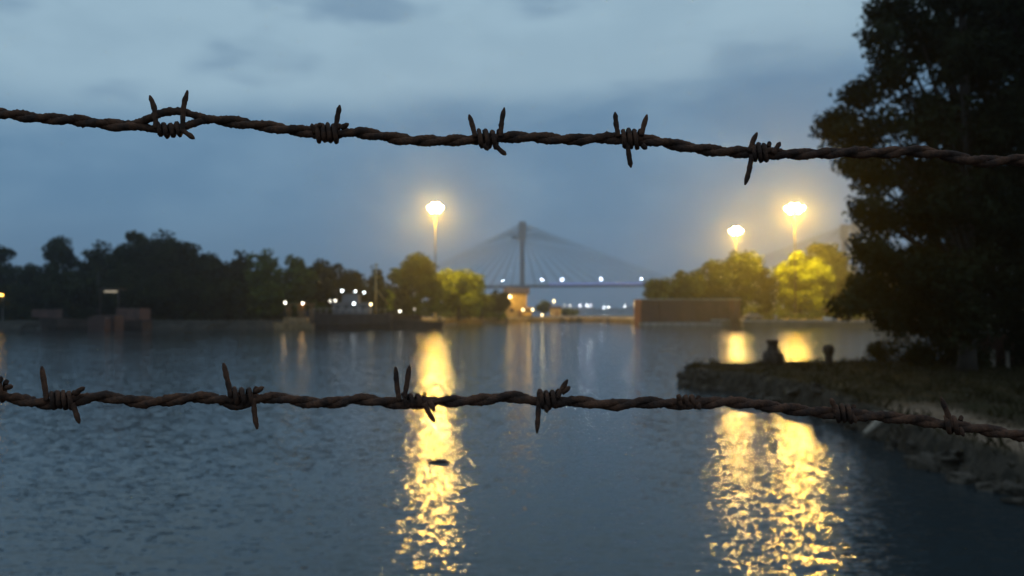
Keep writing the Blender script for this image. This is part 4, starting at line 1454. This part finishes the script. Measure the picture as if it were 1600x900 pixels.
def barbed_wire(path, barbs, opens, label, seed, pitch=98.0, dist=None):
    rnd = random.Random(seed)
    root = empty('barbed_wire', wp(path[0][0], path[0][1]), label, 'barbed wire', 'rusty barbed wires across the foreground')
    o0 = Vector(root.location)
    C = catmull(path, 2.6)
    S = np.concatenate([[0], np.cumsum([np.linalg.norm(C[i + 1] - C[i]) for i in range(len(C) - 1)])])
    u = WD / F
    for sidx in (0, 1):
        pts, rad = [], []
        for i, c in enumerate(C):
            ph = 2 * math.pi * S[i] / pitch + sidx * math.pi + 0.5 * math.sin(S[i] * 0.011 + seed)
            t = C[min(i + 1, len(C) - 1)] - C[max(i - 1, 0)]
            t = t / (np.linalg.norm(t) + 1e-9)
            nx_, ny_ = -t[1], t[0]
            hr = 3.5
            off = hr * math.cos(ph)
            q = hr * math.sin(ph)
            for (xc, hw_, amp, which) in opens:
                g = math.exp(-((c[0] - xc) / hw_) ** 2 * 1.6)
                if which == sidx:
                    off = off * (1 - g) + amp * g
                else:
                    off = off * (1 - g) + (-0.35 * amp) * g
            ns = 0.9 * mnoise.noise(Vector((S[i] * 0.03, seed * 3.0 + sidx, 0)))
            dd = WD if dist is None else dist(c[0])
            pts.append(wp(c[0] + nx_ * off, c[1] + ny_ * off + ns, q, dd) - o0)
            rad.append((6.0 + 1.0 * mnoise.noise(Vector((S[i] * 0.09, seed + sidx * 5, 2)))) * u)
        MB().tube(pts, rad, 12, rough=0.32).build('strand', M['rust'], root)
    for b in barbs:
        x0_, x1_, cyy, amp, spikes = b[:5]
        bmb = MB()
        # coils wound round the strands
        if x1_ > x0_:
            turns = max(2, int(round((x1_ - x0_) / 10.0)))
            pts = []
            for k in range(turns * 12 + 1):
                a = 2 * math.pi * k / 12
                f = k / (turns * 12)
                jit = 1.2 * math.sin(k * 0.7 + x0_)
                pts.append(wp(x0_ + (x1_ - x0_) * f, cyy + (b[5] if len(b) > 5 else 0) * f - math.cos(a) * (amp + jit), math.sin(a) * (amp + 1)) - o0)
            bmb.tube(pts, [3.7 * u] * len(pts), 10, rough=0.32)
        for sp in spikes:
            # sp: list of (px,py) from root to tip; q depth of the root
            q0 = sp[0][2] if len(sp[0]) > 2 else 9
            P = [np.array((p[0], p[1], q0 + (p[2] if len(p) > 2 and k else 0)), float) for k, p in enumerate(sp)]
            if len(P) == 2:
                m_ = (P[0] + P[1]) / 2
                m_[0] += rnd.uniform(-1.0, 1.0)
                P = [P[0], m_, P[1]]
            cc_ = catmull(P, 3)
            L = len(cc_)
            rr = []
            for k in range(L):
                f = k / (L - 1)
                rr.append((4.0 + 0.3 * math.sin(k * 1.3)) * u * (1 if f < 0.84 else (1 - (f - 0.84) / 0.16 * 0.68)))
            bmb.tube([wp(c[0], c[1], c[2]) - o0 for c in cc_], rr, 10, rough=0.18)
        bmb.build('barb', M['rust'], root)
    return root


top_path = [(-3200, 60), (-2000, 110), (-1000, 140), (-400, 160), (-120, 168), (-40, 172), (0, 177), (60, 184), (120, 188), (180, 196), (230, 197), (270, 194), (320, 188), (360, 190), (420, 198), (480, 206),
            (515, 209), (560, 207), (600, 213), (640, 219), (700, 220), (740, 218), (775, 216), (820, 214), (870, 217), (900, 218), (950, 216), (985, 219),
            (1020, 220), (1060, 227), (1110, 235), (1160, 238), (1190, 239), (1230, 241), (1280, 240), (1330, 238), (1380, 239), (1430, 236), (1480, 243), (1530, 252),
            (1600, 250), (1700, 256), (2100, 240), (3000, 200), (4400, 120)]
top_barbs = [
    (246, 286, 203, 9.0, [[(244, 201), (241, 170), (234, 149)], [(285, 204), (287, 168), (293, 141)], [(283, 202), (293, 209), (304, 217)]]),
    (494, 530, 208, 12.5, [[(492, 208), (487, 193, 6)], [(523, 205), (527, 185), (531, 164)], [(533, 200), (545, 193, 3)], [(497, 200), (501, 192, 5)]]),
    (748, 780, 217, 12.5, [[(743, 215), (738, 196), (733, 179)], [(782, 214), (784, 190), (788, 168)], [(757, 225), (763, 235)], [(773, 226), (782, 235), (791, 242)]]),
    (973, 1000, 217, 13.0, [[(966, 214), (963, 195), (961, 175)], [(1002, 212), (1006, 196), (1011, 179)], [(980, 222), (983, 244), (986, 262)], [(1003, 226), (1011, 233)]]),
    (1176, 1202, 238, 12.5, [[(1171, 238), (1176, 222), (1183, 207)], [(1207, 240), (1213, 232), (1219, 222)], [(1175, 242), (1170, 268), (1164, 289)]]),
]
top_open = [(266, 62, -20, 0), (512, 30, 6, 1)]
barbed_wire(top_path, top_barbs, top_open, 'upper rusty barbed wire crossing the sky from edge to edge', 1)

bot_path = [(-3200, 560), (-2000, 590), (-1000, 610), (-300, 622), (-60, 617), (0, 619), (40, 626), (75, 631), (110, 627), (150, 620), (180, 622), (220, 628), (260, 626), (300, 621), (330, 622),
            (365, 627), (400, 623), (440, 622), (480, 629), (520, 629), (560, 624), (600, 628), (640, 632), (680, 627), (720, 627), (760, 624), (800, 620), (840, 627),
            (870, 628), (900, 627), (940, 632), (970, 632), (1010, 629), (1050, 631), (1090, 631), (1130, 628), (1180, 632), (1240, 640), (1300, 646), (1360, 650), (1420, 655), (1480, 664), (1540, 672),
            (1620, 684), (1800, 700), (2300, 690), (3200, 650), (4400, 600)]
bot_barbs = [
    (-14, 10, 612, 15.0, [[(10, 606), (18, 603, 4)], [(-4, 600), (2, 588, 4)]]),
    (80, 116, 625, 12.0, [[(73, 626), (69, 598), (65, 572)], [(117, 616), (132, 605, 3)], [(113, 630), (119, 646), (124, 662)]]),
    (366, 400, 620, 12.0, [[(361, 620), (355, 592), (349, 567)], [(400, 612), (412, 605, 5)], [(396, 622), (398, 648), (402, 671)]]),
    (630, 664, 626, 9.5, [[(624, 626), (620, 600), (618, 573)], [(632, 622), (636, 598), (640, 571)], [(663, 630), (671, 646), (679, 659)], [(671, 628), (679, 643, 2)]]),
    (844, 872, 624, 12.5, [[(843, 612), (841, 645), (839, 677)], [(870, 622), (878, 608), (887, 593)], [(878, 614), (891, 604, 2)], [(852, 632), (855, 645)]]),
    (1060, 1092, 628, 8.0, [[(1062, 624), (1060, 616, 3)], [(1090, 632), (1094, 640, 3)]]),
    (1306, 1334, 646, 12.0, [[(1308, 646), (1303, 633), (1298, 622)], [(1330, 648), (1338, 661, 2)]]),
    (1478, 1502, 664, 12.0, [[(1486, 668), (1480, 645), (1470, 620)], [(1498, 668), (1506, 682, 2)]]),
]
bot_open = [(372, 30, 8, 1)]
barbed_wire(bot_path, bot_barbs, bot_open, 'lower rusty barbed wire crossing the water from the left edge', 2)

# ------------------------------------------------------------------ haze
hz = MB().box((0, 2995, 67), (7200, 6100, 142)).build('haze', [])
hm = bpy.data.materials.new('evening_haze')
hm.use_nodes = True
ht = hm.node_tree
ht.nodes.clear()
pv = ht.nodes.new('ShaderNodeVolumePrincipled')
pv.inputs['Color'].default_value = (0.86, 0.92, 1.0, 1)
pv.inputs['Density'].default_value = 0.00040
pv.inputs['Anisotropy'].default_value = 0.84
ho = ht.nodes.new('ShaderNodeOutputMaterial')
ht.links.new(pv.outputs[0], ho.inputs['Volume'])
hm.cycles.volume_sampling = 'EQUIANGULAR'
hz.data.materials.append(hm)
tag(hz, 'thin evening haze over the dock and river', 'haze', kind='stuff')
